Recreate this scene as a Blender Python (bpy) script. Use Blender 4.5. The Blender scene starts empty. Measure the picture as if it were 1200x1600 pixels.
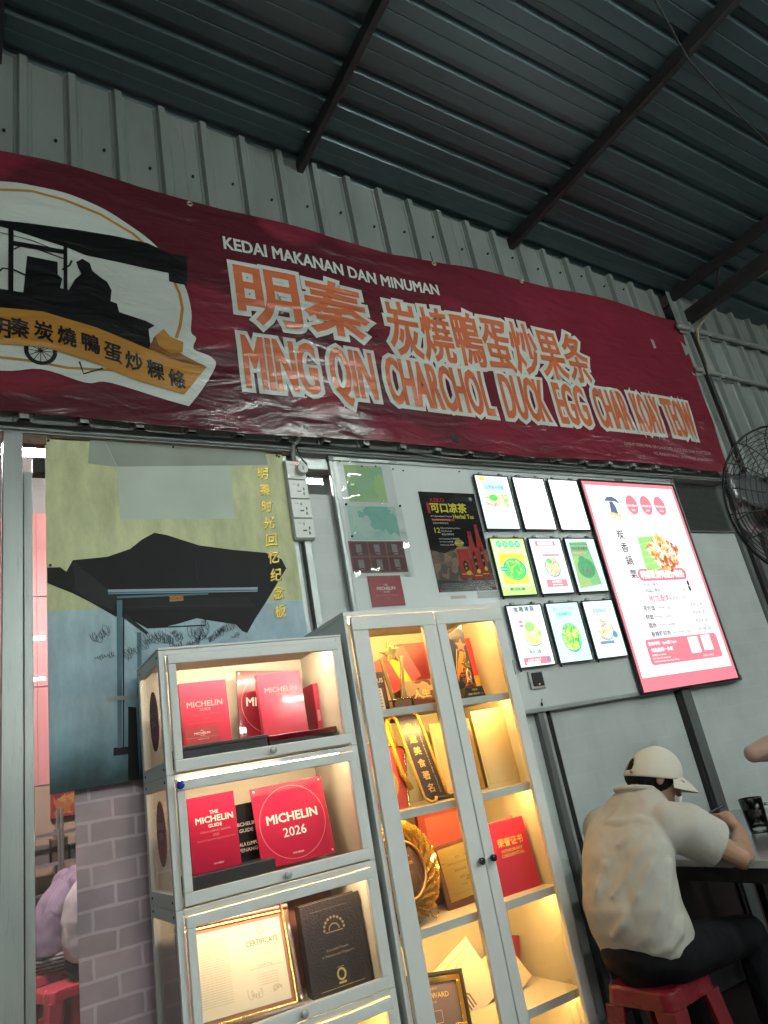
import bpy, bmesh, math, random
from mathutils import Vector, Matrix, Euler, noise

R = math.radians
random.seed(7)
SC = bpy.context.scene
COL = SC.collection

# ------------------------------------------------------------------ camera
CAM_H, CAM_D = 1.25, 2.78
yaw, pitch, roll = 0.567438, 0.346264, -0.188766
fw = Vector((math.sin(yaw)*math.cos(pitch), math.cos(yaw)*math.cos(pitch), math.sin(pitch)))
r0 = fw.cross(Vector((0, 0, 1))).normalized()
u0 = r0.cross(fw)
rt = r0*math.cos(roll) + u0*math.sin(roll)
up = -r0*math.sin(roll) + u0*math.cos(roll)
cd = bpy.data.cameras.new('camera')
cd.sensor_fit = 'HORIZONTAL'; cd.sensor_width = 36.0; cd.lens = 36.0*1100.2/1200.0
cd.clip_start = 0.05; cd.clip_end = 500
cam = bpy.data.objects.new('camera', cd); COL.objects.link(cam)
cam.matrix_world = Matrix(((rt.x, up.x, -fw.x, 0), (rt.y, up.y, -fw.y, -CAM_D), (rt.z, up.z, -fw.z, CAM_H), (0, 0, 0, 1)))
SC.camera = cam

# ------------------------------------------------------------------ world: a night sky, after dusk
wd = bpy.data.worlds.new('World'); SC.world = wd; wd.use_nodes = True
nt = wd.node_tree
sky = nt.nodes.new('ShaderNodeTexSky'); sky.sky_type = 'NISHITA'; sky.sun_disc = False
sky.sun_elevation = R(-2.0); sky.sun_rotation = R(150)
bg = nt.nodes['Background']; bg.inputs[1].default_value = 0.006
nt.links.new(sky.outputs[0], bg.inputs[0])

TUBE = 198.0        # radiance of the fluorescent tubes under the roof
vs = SC.view_settings
vs.view_transform = 'Standard'; vs.look = 'None'; vs.gamma = 1; vs.use_curve_mapping = False
vs.exposure = 0.0
SC.cycles.use_denoising = True
SC.cycles.max_bounces = 8; SC.cycles.transparent_max_bounces = 16
SC.cycles.sample_clamp_indirect = 4.0
SC.cycles.caustics_reflective = False; SC.cycles.caustics_refractive = False

# ------------------------------------------------------------------ materials
MATS = {}
def M(name, col, rough=.5, metal=0., var=.10, vs=7., bump=0., bs=60., coat=0., spec=.5, stretch=(1, 1, 1), spots=0., spotcol=(.05, .04, .03), ss=9.):
    if name in MATS: return MATS[name]
    m = bpy.data.materials.new(name); m.use_nodes = True
    t = m.node_tree; p = t.nodes['Principled BSDF']
    tc = t.nodes.new('ShaderNodeTexCoord')
    mp = t.nodes.new('ShaderNodeMapping'); mp.inputs['Scale'].default_value = stretch
    t.links.new(tc.outputs['Object'], mp.inputs[0])
    n = t.nodes.new('ShaderNodeTexNoise'); n.inputs['Scale'].default_value = vs; n.inputs['Detail'].default_value = 6
    t.links.new(mp.outputs[0], n.inputs['Vector'])
    mx = t.nodes.new('ShaderNodeMix'); mx.data_type = 'RGBA'
    mx.inputs[6].default_value = (*[c*(1-var*1.6) for c in col], 1)
    mx.inputs[7].default_value = (*[min(1, c*(1+var*1.6)) for c in col], 1)
    t.links.new(n.outputs['Fac'], mx.inputs[0])
    out = mx.outputs[2]
    if spots > 0:
        n2 = t.nodes.new('ShaderNodeTexNoise'); n2.inputs['Scale'].default_value = ss; n2.inputs['Detail'].default_value = 8; n2.inputs['Roughness'].default_value = .7
        t.links.new(mp.outputs[0], n2.inputs['Vector'])
        cr = t.nodes.new('ShaderNodeValToRGB'); cr.color_ramp.elements[0].position = .55; cr.color_ramp.elements[1].position = .72
        cr.color_ramp.elements[1].color = (spots, spots, spots, 1)
        t.links.new(n2.outputs['Fac'], cr.inputs[0])
        m2 = t.nodes.new('ShaderNodeMix'); m2.data_type = 'RGBA'; m2.inputs[7].default_value = (*spotcol, 1)
        t.links.new(cr.outputs[0], m2.inputs[0]); t.links.new(out, m2.inputs[6]); out = m2.outputs[2]
    t.links.new(out, p.inputs['Base Color'])
    p.inputs['Metallic'].default_value = metal
    p.inputs['Specular IOR Level'].default_value = spec
    mr = t.nodes.new('ShaderNodeMapRange'); mr.inputs[3].default_value = max(.03, rough-.08); mr.inputs[4].default_value = min(1, rough+.08)
    t.links.new(n.outputs['Fac'], mr.inputs[0]); t.links.new(mr.outputs[0], p.inputs['Roughness'])
    p.inputs['Coat Weight'].default_value = coat
    if bump > 0:
        b = t.nodes.new('ShaderNodeBump'); b.inputs['Strength'].default_value = bump; b.inputs['Distance'].default_value = .01
        n3 = t.nodes.new('ShaderNodeTexNoise'); n3.inputs['Scale'].default_value = bs; n3.inputs['Detail'].default_value = 4
        t.links.new(mp.outputs[0], n3.inputs['Vector']); t.links.new(n3.outputs['Fac'], b.inputs['Height'])
        t.links.new(b.outputs[0], p.inputs['Normal'])
    MATS[name] = m
    return m

def EM(name, col, s=1.0, var=0.):
    """a backlit sheet, a lamp or a lit strip"""
    if name in MATS: return MATS[name]
    m = bpy.data.materials.new(name); m.use_nodes = True
    p = m.node_tree.nodes['Principled BSDF']
    p.inputs['Base Color'].default_value = (*[c*.3 for c in col], 1); p.inputs['Roughness'].default_value = .3
    p.inputs['Emission Color'].default_value = (*col, 1); p.inputs['Emission Strength'].default_value = s
    MATS[name] = m
    return m

def FOOD(name, cols, s=1.0, scale=60.):
    """a printed photograph of food on a backlit sheet: a mosaic of small patches"""
    m = bpy.data.materials.new(name); m.use_nodes = True
    t = m.node_tree; p = t.nodes['Principled BSDF']
    tc = t.nodes.new('ShaderNodeTexCoord'); v = t.nodes.new('ShaderNodeTexVoronoi'); v.inputs['Scale'].default_value = scale
    nz = t.nodes.new('ShaderNodeTexNoise'); nz.inputs['Scale'].default_value = 25
    ad = t.nodes.new('ShaderNodeMix'); ad.data_type = 'VECTOR'; ad.inputs[0].default_value = .07
    t.links.new(tc.outputs['Object'], nz.inputs['Vector'])
    t.links.new(tc.outputs['Object'], ad.inputs[4]); t.links.new(nz.outputs['Color'], ad.inputs[5])
    t.links.new(ad.outputs[1], v.inputs['Vector'])
    sp = t.nodes.new('ShaderNodeSeparateColor'); t.links.new(v.outputs['Color'], sp.inputs[0])
    cr = t.nodes.new('ShaderNodeValToRGB'); cr.color_ramp.interpolation = 'CONSTANT'
    e = cr.color_ramp.elements
    while len(e) < len(cols): e.new(.5)
    for i, c in enumerate(cols): e[i].position = i/len(cols); e[i].color = (*c, 1)
    t.links.new(sp.outputs[0], cr.inputs[0])
    t.links.new(cr.outputs[0], p.inputs['Emission Color']); p.inputs['Emission Strength'].default_value = s
    t.links.new(cr.outputs[0], p.inputs['Base Color'])
    return m

def GLASS(name, tint=(1, 1, 1), refl=1.0, rough=.02, dirt=.0, bump=0.):
    m = bpy.data.materials.new(name); m.use_nodes = True
    t = m.node_tree; t.nodes.clear()
    o = t.nodes.new('ShaderNodeOutputMaterial'); tr = t.nodes.new('ShaderNodeBsdfTransparent'); tr.inputs[0].default_value = (*tint, 1)
    gl = t.nodes.new('ShaderNodeBsdfGlossy'); gl.inputs['Roughness'].default_value = rough
    fr = t.nodes.new('ShaderNodeFresnel'); fr.inputs[0].default_value = 1.5
    mu = t.nodes.new('ShaderNodeMath'); mu.operation = 'MULTIPLY'; mu.inputs[1].default_value = refl; mu.use_clamp = True
    t.links.new(fr.outputs[0], mu.inputs[0])
    mx = t.nodes.new('ShaderNodeMixShader'); t.links.new(mu.outputs[0], mx.inputs[0]); t.links.new(tr.outputs[0], mx.inputs[1]); t.links.new(gl.outputs[0], mx.inputs[2])
    res = mx.outputs[0]
    if dirt > 0:
        df = t.nodes.new('ShaderNodeBsdfDiffuse'); df.inputs[0].default_value = (.7, .72, .7, 1)
        m2 = t.nodes.new('ShaderNodeMixShader'); m2.inputs[0].default_value = dirt
        t.links.new(res, m2.inputs[1]); t.links.new(df.outputs[0], m2.inputs[2]); res = m2.outputs[0]
    if bump > 0:
        tc = t.nodes.new('ShaderNodeTexCoord'); mp = t.nodes.new('ShaderNodeMapping'); mp.inputs['Scale'].default_value = (1, 1, 2.2); mp.inputs['Rotation'].default_value = (0, .5, 0)
        nz = t.nodes.new('ShaderNodeTexNoise'); nz.inputs['Scale'].default_value = 11; nz.inputs['Detail'].default_value = 3; nz.inputs['Distortion'].default_value = 1.2
        b = t.nodes.new('ShaderNodeBump'); b.inputs['Strength'].default_value = bump; b.inputs['Distance'].default_value = .03
        t.links.new(tc.outputs['Object'], mp.inputs[0]); t.links.new(mp.outputs[0], nz.inputs['Vector']); t.links.new(nz.outputs['Fac'], b.inputs['Height'])
        t.links.new(b.outputs[0], gl.inputs['Normal'])
    t.links.new(res, o.inputs[0])
    MATS[name] = m
    return m

def VINYL(name, col, rough=.3):
    """printed banner vinyl: every ink shares the same creases"""
    if name in MATS: return MATS[name]
    m = bpy.data.materials.new(name); m.use_nodes = True
    t = m.node_tree; p = t.nodes['Principled BSDF']
    tc = t.nodes.new('ShaderNodeTexCoord')
    n = t.nodes.new('ShaderNodeTexNoise'); n.inputs['Scale'].default_value = 2.3; n.inputs['Detail'].default_value = 7
    t.links.new(tc.outputs['Object'], n.inputs['Vector'])
    mx = t.nodes.new('ShaderNodeMix'); mx.data_type = 'RGBA'
    mx.inputs[6].default_value = (*[c*.80 for c in col], 1); mx.inputs[7].default_value = (*[min(1, c*1.15) for c in col], 1)
    t.links.new(n.outputs['Fac'], mx.inputs[0]); t.links.new(mx.outputs[2], p.inputs['Base Color'])
    p.inputs['Roughness'].default_value = rough
    # crumple creases: ridged, distorted noise, stretched at a slant
    mp = t.nodes.new('ShaderNodeMapping'); mp.inputs['Rotation'].default_value = (0, .30, 0); mp.inputs['Scale'].default_value = (.8, 1, 2.4)
    t.links.new(tc.outputs['Object'], mp.inputs[0])
    c1 = t.nodes.new('ShaderNodeTexNoise'); c1.inputs['Scale'].default_value = 2.6; c1.inputs['Detail'].default_value = 5; c1.inputs['Distortion'].default_value = 1.1
    c1.noise_type = 'RIDGED_MULTIFRACTAL'
    c2 = t.nodes.new('ShaderNodeTexNoise'); c2.inputs['Scale'].default_value = 5; c2.inputs['Detail'].default_value = 3; c2.inputs['Distortion'].default_value = .6
    t.links.new(mp.outputs[0], c1.inputs['Vector']); t.links.new(mp.outputs[0], c2.inputs['Vector'])
    ad = t.nodes.new('ShaderNodeMath'); ad.operation = 'MULTIPLY_ADD'; ad.inputs[1].default_value = .75
    t.links.new(c1.outputs['Fac'], ad.inputs[0]); t.links.new(c2.outputs['Fac'], ad.inputs[2])
    b = t.nodes.new('ShaderNodeBump'); b.inputs['Strength'].default_value = .7; b.inputs['Distance'].default_value = .018
    t.links.new(ad.outputs[0], b.inputs['Height']); t.links.new(b.outputs[0], p.inputs['Normal'])
    MATS[name] = m
    return m

def FILM(name, col, mortar, bw, bh, trans=.45, line=.012, dv=.08, blot=(.78, 1.15)):
    """translucent window film printed with a brick pattern"""
    m = bpy.data.materials.new(name); m.use_nodes = True
    t = m.node_tree; p = t.nodes['Principled BSDF']; o = t.nodes['Material Output']
    tc = t.nodes.new('ShaderNodeTexCoord'); mp = t.nodes.new('ShaderNodeMapping'); mp.inputs['Rotation'].default_value = (-math.pi/2, 0, 0)
    mp.inputs['Scale'].default_value = (1, 1, 1)
    t.links.new(tc.outputs['Object'], mp.inputs[0])
    nz = t.nodes.new('ShaderNodeTexNoise'); nz.inputs['Scale'].default_value = 9
    ad = t.nodes.new('ShaderNodeMix'); ad.data_type = 'VECTOR'; ad.inputs[0].default_value = .012
    t.links.new(mp.outputs[0], nz.inputs['Vector']); t.links.new(mp.outputs[0], ad.inputs[4]); t.links.new(nz.outputs['Color'], ad.inputs[5])
    b = t.nodes.new('ShaderNodeTexBrick'); b.inputs['Scale'].default_value = 1
    b.inputs['Brick Width'].default_value = bw; b.inputs['Row Height'].default_value = bh; b.inputs['Mortar Size'].default_value = line*.5; b.inputs['Mortar Smooth'].default_value = .4
    b.inputs['Color1'].default_value = (*[c*(1-dv) for c in col], 1); b.inputs['Color2'].default_value = (*[c*(1+dv) for c in col], 1); b.inputs['Mortar'].default_value = (*mortar, 1)
    t.links.new(ad.outputs[1], b.inputs['Vector'])
    n2 = t.nodes.new('ShaderNodeTexNoise'); n2.inputs['Scale'].default_value = 5; n2.inputs['Detail'].default_value = 6
    t.links.new(tc.outputs['Object'], n2.inputs['Vector'])
    mr = t.nodes.new('ShaderNodeMapRange'); mr.inputs[1].default_value = .3; mr.inputs[2].default_value = .7; mr.inputs[3].default_value = blot[0]; mr.inputs[4].default_value = blot[1]
    t.links.new(n2.outputs['Fac'], mr.inputs[0])
    mu = t.nodes.new('ShaderNodeMix'); mu.data_type = 'RGBA'; mu.blend_type = 'MULTIPLY'; mu.inputs[0].default_value = 1
    t.links.new(b.outputs['Color'], mu.inputs[6]); t.links.new(mr.outputs[0], mu.inputs[7])
    t.links.new(mu.outputs[2], p.inputs['Base Color'])
    p.inputs['Roughness'].default_value = .35; p.inputs['Coat Weight'].default_value = .6; p.inputs['Coat Roughness'].default_value = .04
    tl = t.nodes.new('ShaderNodeBsdfTranslucent'); t.links.new(mu.outputs[2], tl.inputs[0])
    ms = t.nodes.new('ShaderNodeMixShader'); ms.inputs[0].default_value = trans
    t.links.new(p.outputs[0], ms.inputs[1]); t.links.new(tl.outputs[0], ms.inputs[2]); t.links.new(ms.outputs[0], o.inputs[0])
    MATS[name] = m
    return m

# ------------------------------------------------------------------ mesh building
class MB:
    def __init__(s): s.v = []; s.f = []
    def add(s, vs, fs):
        n = len(s.v); s.v += [tuple(p) for p in vs]; s.f += [tuple(i+n for i in f) for f in fs]; return s
    def box(s, x0, x1, y0, y1, z0, z1):
        return s.add([(x0, y0, z0), (x1, y0, z0), (x1, y1, z0), (x0, y1, z0), (x0, y0, z1), (x1, y0, z1), (x1, y1, z1), (x0, y1, z1)],
                     [(0, 3, 2, 1), (4, 5, 6, 7), (0, 1, 5, 4), (1, 2, 6, 5), (2, 3, 7, 6), (3, 0, 4, 7)])
    def bar(s, p, q, w, h, upv=(0, 0, 1)):
        p, q = Vector(p), Vector(q); d = (q-p).normalized(); a = d.cross(Vector(upv))
        if a.length < 1e-4: a = d.cross(Vector((1, 0, 0)))
        a.normalize(); b = a.cross(d)
        vs = []
        for c in (p, q):
            for i, j in ((-1, -1), (1, -1), (1, 1), (-1, 1)): vs.append(c+a*(i*w/2)+b*(j*h/2))
        return s.add(vs, [(0, 1, 2, 3), (7, 6, 5, 4), (0, 4, 5, 1), (1, 5, 6, 2), (2, 6, 7, 3), (3, 7, 4, 0)])
    def tube(s, pts, rad, seg=8, closed=False, caps=True):
        pts = [Vector(p) for p in pts]; n = len(pts)
        rads = rad if isinstance(rad, (list, tuple)) else [rad]*n
        prev = None; base = len(s.v); rings = []
        for i, p in enumerate(pts):
            if closed: d = pts[(i+1) % n]-pts[i-1]
            else: d = pts[min(i+1, n-1)]-pts[max(i-1, 0)]
            d.normalize()
            if prev is None:
                a = d.cross(Vector((0, 0, 1)))
                if a.length < 1e-3: a = d.cross(Vector((1, 0, 0)))
            else: a = prev-d*prev.dot(d)
            a.normalize(); prev = a; b = d.cross(a)
            rings.append([p+(a*math.cos(t*2*math.pi/seg)+b*math.sin(t*2*math.pi/seg))*rads[i] for t in range(seg)])
        vs = [v for r in rings for v in r]; fs = []
        for i in range(n if closed else n-1):
            j = (i+1) % n
            for k in range(seg):
                l = (k+1) % seg; fs.append((i*seg+k, i*seg+l, j*seg+l, j*seg+k))
        if caps and not closed:
            fs.append(tuple(reversed(range(seg)))); fs.append(tuple((n-1)*seg+k for k in range(seg)))
        return s.add(vs, fs)
    def loft(s, rings, caps=True):
        m = len(rings[0]); vs = [v for r in rings for v in r]; fs = []
        for i in range(len(rings)-1):
            for k in range(m):
                l = (k+1) % m; fs.append((i*m+k, i*m+l, (i+1)*m+l, (i+1)*m+k))
        if caps: fs.append(tuple(reversed(range(m)))); fs.append(tuple((len(rings)-1)*m+k for k in range(m)))
        return s.add(vs, fs)
    def ball(s, c, r, seg=14, rng=9, rot=None):
        r = r if isinstance(r, (list, tuple)) else (r, r, r); c = Vector(c); vs = []; fs = []
        def P(x, y, z):
            v = Vector((x*r[0], y*r[1], z*r[2])); return c+(rot @ v if rot else v)
        vs.append(P(0, 0, 1))
        for i in range(1, rng):
            t = math.pi*i/rng
            for k in range(seg): a = 2*math.pi*k/seg; vs.append(P(math.sin(t)*math.cos(a), math.sin(t)*math.sin(a), math.cos(t)))
        vs.append(P(0, 0, -1)); e = len(vs)-1
        for k in range(seg):
            l = (k+1) % seg; fs.append((0, 1+k, 1+l)); fs.append((e, e-seg+l, e-seg+k))
            for i in range(rng-2): o = 1+i*seg; fs.append((o+k, o+seg+k, o+seg+l, o+l))
        return s.add(vs, fs)
    def limb(s, pts, seg=12):
        """chain of (point, radius): tapered tube with a ball at every joint"""
        for (p, r) in pts: s.ball(p, r*1.0, seg, 8)
        for (p, r), (q, t) in zip(pts, pts[1:]): s.tube([p, q], [r, t], seg)
        return s
    def prism(s, poly, y0, y1):
        """polygon in x,z given counter-clockwise as seen from -y; y0 = front"""
        n = len(poly)
        vs = [(x, y0, z) for x, z in poly]+[(x, y1, z) for x, z in poly]
        fs = [tuple(range(n)), tuple(reversed(range(n, 2*n)))]+[(i+n, (i+1) % n+n, (i+1) % n, i) for i in range(n)]
        return s.add(vs, fs)

def obj(name, mb, mat, parent=None, smooth=False, bevel=0., seg=2, loc=None, rot=None):
    me = bpy.data.meshes.new(name); me.from_pydata(mb.v, [], mb.f); me.update()
    bm = bmesh.new(); bm.from_mesh(me); bmesh.ops.recalc_face_normals(bm, faces=bm.faces); bm.to_mesh(me); bm.free()
    return link(name, me, mat, parent, smooth, bevel, seg, loc, rot)

def link(name, me, mat, parent=None, smooth=False, bevel=0., seg=2, loc=None, rot=None):
    o = bpy.data.objects.new(name, me); COL.objects.link(o)
    if mat and not me.materials: me.materials.append(mat)
    if smooth:
        for p in me.polygons: p.use_smooth = True
    if parent: o.parent = parent
    if loc: o.location = loc
    if rot: o.rotation_euler = rot
    if bevel:
        b = o.modifiers.new('bevel', 'BEVEL'); b.width = bevel; b.segments = seg; b.limit_method = 'ANGLE'; b.angle_limit = R(40)
        for p in me.polygons: p.use_smooth = True
        w = o.modifiers.new('wn', 'WEIGHTED_NORMAL'); w.keep_sharp = False
    return o

def tag(o, label, cat, group=None):
    o['label'] = label; o['category'] = cat
    if group: o['group'] = group
    return o
def thing(name, label, cat, loc=(0, 0, 0), rot=(0, 0, 0), group=None):
    o = bpy.data.objects.new(name, None); COL.objects.link(o); o.location = loc; o.rotation_euler = rot
    o.empty_display_size = .05
    return tag(o, label, cat, group)
def struct(o, label=None):
    o['kind'] = 'structure'
    if label: o['label'] = label
    return o

# ------------------------------------------------------------------ lettering and flat print
GC = {}
def glyphs(s, sx, sy, bev, res=2):
    """text outline mesh scaled by sx, sy (metres per em), thickened by bev metres; verts (x, y, h), h in 0..1 from rim to face"""
    key = (s, round(sx, 4), round(sy, 4), round(bev, 5), res)
    if key in GC: return GC[key]
    cu = bpy.data.curves.new('lettering', 'FONT'); cu.body = s; cu.resolution_u = res; cu.fill_mode = 'FRONT'
    ob = bpy.data.objects.new('lettering', cu)
    if bev <= 0:
        me = bpy.data.meshes.new_from_object(ob)
        vs = [(v.co.x*sx, v.co.y*sy, 1.) for v in me.vertices]
    else:
        dg = bpy.context.evaluated_depsgraph_get()
        c2 = ob.to_curve(dg).copy()
        c2.transform(Matrix.Diagonal((sx, sy, 1, 1)))
        c2.dimensions = '2D'; c2.fill_mode = 'FRONT'; c2.bevel_depth = bev; c2.bevel_resolution = 0; c2.resolution_u = res
        o2 = bpy.data.objects.new('lettering', c2)
        me = bpy.data.meshes.new_from_object(o2)
        vs = [(v.co.x, v.co.y, max(0., min(1., v.co.z/bev))) for v in me.vertices]
        ob.to_curve_clear(); bpy.data.objects.remove(o2); bpy.data.curves.remove(c2)
    fs = [tuple(p.vertices) for p in me.polygons]
    bpy.data.meshes.remove(me); bpy.data.objects.remove(ob); bpy.data.curves.remove(cu)
    GC[key] = (vs, fs)
    return vs, fs

def extent(s):
    vs, _ = glyphs(s, 1, 1, 0, 1)
    if not vs: return 0, 1, 0, 1
    xs = [v[0] for v in vs]; ys = [v[1] for v in vs]
    return min(xs), max(xs), min(ys), max(ys)

def fit_text(s, u0, u1, v0, v1, bev=0., res=2):
    """text stretched to fill the box (bev is inside it)"""
    a, b, c, d = extent(s)
    sx = (u1-u0-2*bev)/max(b-a, 1e-3); sy = (v1-v0-2*bev)/max(d-c, 1e-3)
    vs, fs = glyphs(s, sx, sy, bev, res)
    e = .15*bev     # trim the long mitre spikes of the outline
    return [(min(max(x-a*sx+u0+bev, u0-e), u1+e), min(max(y-c*sy+v0+bev, v0-e), v1+e), h) for x, y, h in vs], fs

def line_text(s, uc, vc, h, bev=0., wmax=None, align='C', res=2):
    """text of given height keeping its own proportions"""
    a, b, c, d = extent(s); k = h/max(d-c, 1e-3); w = (b-a)*k; kx = k
    if wmax and w > wmax: kx = k*wmax/w; w = wmax
    u0 = uc-w/2 if align == 'C' else uc
    return fit_text(s, u0, u0+w, vc-h/2, vc+h/2, bev, res)

class PR:
    """flat print on the front (-y side) of a thing; local x, z; lvl stacks the inks"""
    STEP = .0005
    def __init__(s, parent, y=0.): s.p = parent; s.y = y; s.acc = {}
    def put(s, name, mat, vs, fs, lvl=1):
        mb = s.acc.setdefault((name, mat.name), (MB(), mat))[0]
        mb.add([(v[0], s.y-lvl*s.STEP-(v[2]*.0002 if len(v) > 2 else 0), v[1]) for v in vs], fs); return s
    def rect(s, name, mat, u0, u1, v0, v1, lvl=1): return s.put(name, mat, [(u0, v0), (u1, v0), (u1, v1), (u0, v1)], [(0, 1, 2, 3)], lvl)
    def poly(s, name, mat, pts, lvl=1): return s.put(name, mat, pts, [tuple(range(len(pts)))], lvl)
    def rrect(s, name, mat, u0, u1, v0, v1, r, lvl=1):
        pts = []
        for cx, cy, a0 in ((u1-r, v0+r, -90), (u1-r, v1-r, 0), (u0+r, v1-r, 90), (u0+r, v0+r, 180)):
            for k in range(6): a = R(a0+k*18); pts.append((cx+r*math.cos(a), cy+r*math.sin(a)))
        return s.poly(name, mat, pts, lvl)
    def ell(s, name, mat, uc, vc, ru, rv, lvl=1, n=28): return s.poly(name, mat, [(uc+ru*math.cos(2*math.pi*k/n), vc+rv*math.sin(2*math.pi*k/n)) for k in range(n)], lvl)
    def line(s, name, mat, pts, w, lvl=1, closed=False):
        pts = [Vector(p) for p in pts]; n = len(pts); vs = []; fs = []
        for i, p in enumerate(pts):
            d = (pts[(i+1) % n]-pts[i-1]) if closed else (pts[min(i+1, n-1)]-pts[max(i-1, 0)])
            d.normalize(); a = Vector((-d.y, d.x))*w/2
            vs += [tuple(p-a), tuple(p+a)]
        for i in range(n if closed else n-1): j = (i+1) % n; fs.append((2*i, 2*j, 2*j+1, 2*i+1))
        return s.put(name, mat, vs, fs, lvl)
    def frame(s, name, mat, u0, u1, v0, v1, w, lvl=1):
        s.rect(name, mat, u0, u1, v0, v0+w, lvl); s.rect(name, mat, u0, u1, v1-w, v1, lvl)
        s.rect(name, mat, u0, u0+w, v0+w, v1-w, lvl); return s.rect(name, mat, u1-w, u1, v0+w, v1-w, lvl)
    def text(s, name, mat, t, uc, vc, h, lvl=2, bev=0., wmax=None, align='C'):
        vs, fs = line_text(t, uc, vc, h, bev, wmax, align); return s.put(name, mat, vs, fs, lvl)
    def fit(s, name, mat, t, u0, u1, v0, v1, lvl=2, bev=0.):
        vs, fs = fit_text(t, u0, u1, v0, v1, bev); return s.put(name, mat, vs, fs, lvl)
    def done(s):
        for (name, _), (mb, mat) in s.acc.items():
            me = bpy.data.meshes.new(name); me.from_pydata(mb.v, [], mb.f); me.update()
            link(name.split('#')[0], me, mat, s.p)
        s.acc = {}

def scribble(n, w, h, seed):
    """a looping hand-written line"""
    rnd = random.Random(seed); out = []; ph = rnd.uniform(0, 6); amp = 1.
    m = n*4
    for i in range(m):
        t = i/(m-1)
        if i % 5 == 0: amp = rnd.uniform(.2, 1.); dph = rnd.uniform(.7, 1.3)
        ph += dph
        out.append((-w/2+w*t+.22*h*math.cos(ph)*amp, .5*h*math.sin(ph)*amp+.12*h*math.sin(t*5+seed)))
    return out

# ================================================================== the place
def roof_z(x): return 4.737-.10*x

alu = M('brushed_aluminium', (.42, .45, .44), .42, .55, var=.12, vs=3, stretch=(6, 6, .6), bump=.05, bs=90, spots=.35, spotcol=(.12, .12, .11), ss=14)
alu_dark = M('weathered_dark_aluminium', (.16, .17, .17), .45, .5, var=.2, vs=4, stretch=(5, 5, .7), spots=.4, ss=11)
steel_black = M('dark_painted_steel', (.030, .028, .030), .55, .2, var=.35, vs=5, bump=.1, spots=.5, spotcol=(.06, .035, .025), ss=20)
clad = M('weathered_wall_sheet', (.27, .295, .28), .48, .25, var=.14, vs=1.6, stretch=(3, 3, .8), bump=.06, bs=18, spots=.5, spotcol=(.21, .22, .20), ss=5)
roofm = M('teal_roof_sheet', (.078, .112, .126), .34, .4, var=.25, vs=1.2, stretch=(.5, 2, 2), bump=.05, bs=20, spots=.5, spotcol=(.040, .058, .066), ss=4)
rust = M('rusty_steel_angle', (.20, .14, .095), .85, .1, var=.5, vs=25, bump=.5, bs=80, spots=.8, spotcol=(.05, .03, .02), ss=30)
white_plastic = M('white_plastic', (.72, .73, .71), .35, var=.04)
black_plastic = M('black_plastic', (.015, .015, .017), .35, var=.2)
screw_m = M('dark_screw', (.03, .03, .03), .6, .6)
cable_m = M('grey_cable', (.35, .36, .34), .5)

# ground
ground = struct(obj('ground', MB().box(-40, 40, -40, 40, -.3, 0), M('dark_tiled_floor', (.022, .013, .014), .42, var=.45, vs=3.5, bump=.15, bs=30, spots=.6, spotcol=(.05, .03, .028), ss=7)))

struct(obj('bounce_floor', MB().box(-30, 30, -30, -1.55, 0.0, .004), M('worn_concrete', (.30, .29, .27), .7, var=.2, vs=2, spots=.4, spotcol=(.16, .15, .14), ss=3)))  # unseen pale floor added to bounce fill light up to the roof
# ---- roof of the shed: long sheets with ribs along x, purlins along y
roof = thing('shed_roof', 'dark teal corrugated metal roof with black purlins above the shop front', 'roof', (0, 0, 0))
PY = .207
prof = [(-.1035, .003), (-.098, 0), (-.034, 0), (-.016, .036), (.016, .036), (.034, 0), (.098, 0), (.1035, .003)]
for sh in range(14):
    mb = MB(); pts = []
    for k in range(4):
        yc = -.331+PY*(18-(sh*4)-k)
        seg = [(yc-p[0], p[1]) for p in prof]
        pts += seg if k == 0 else seg[1:]
    xs = [-4, -1, 2, 5, 8, 11]
    vs = []; fs = []
    lift = .003*(sh % 2)
    for i, (y, h) in enumerate(pts):
        for x in xs: vs.append((x, y, roof_z(x)+h+lift+.004*noise.noise((x*.8, y*3, 1.3))))
    n = len(xs)
    for i in range(len(pts)-1):
        for j in range(n-1): fs.append((i*n+j, i*n+j+1, (i+1)*n+j+1, (i+1)*n+j))
    obj('roof_sheet', mb.add(vs, fs), roofm, roof)
for x in (-1.46, .06, 1.58, 3.10, 4.62, 6.14, 7.66):
    z = roof_z(x)
    obj('purlin', MB().box(x-.020, x+.020, -7.5, 3.65, z-.090, z-.010), steel_black, roof, bevel=.006)

# ---- upper wall: ribbed sheets
wall = thing('ribbed_metal_wall', 'grey ribbed metal sheet wall above the shop front behind the red banner', 'wall')
PX = .2135
wprof = [(0, 0), (.066, 0), (.072, -.005), (.082, -.005), (.091, -.034), (.122, -.034), (.131, -.005), (.141, -.005), (.147, 0), (PX, 0)]
def clad_sheet(x0, n, z0, ztop, yb, sub=8):
    pts = []
    for k in range(n):
        seg = [(x0+k*PX+p[0], p[1]) for p in wprof]
        pts += seg if k == 0 else seg[1:]
    vs = []; fs = []
    for (x, h) in pts:
        zt = ztop(x)
        for j in range(sub+1):
            z = z0+(zt-z0)*j/sub
            vs.append((x, yb+h+.003*noise.noise((x*1.7, z*1.1, 4.)), z))
    m = sub+1
    for i in range(len(pts)-1):
        for j in range(sub): fs.append((i*m+j, (i+1)*m+j, (i+1)*m+j+1, i*m+j+1))
    return MB().add(vs, fs)
YB = -.10
rib0 = .167-.1065
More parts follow.
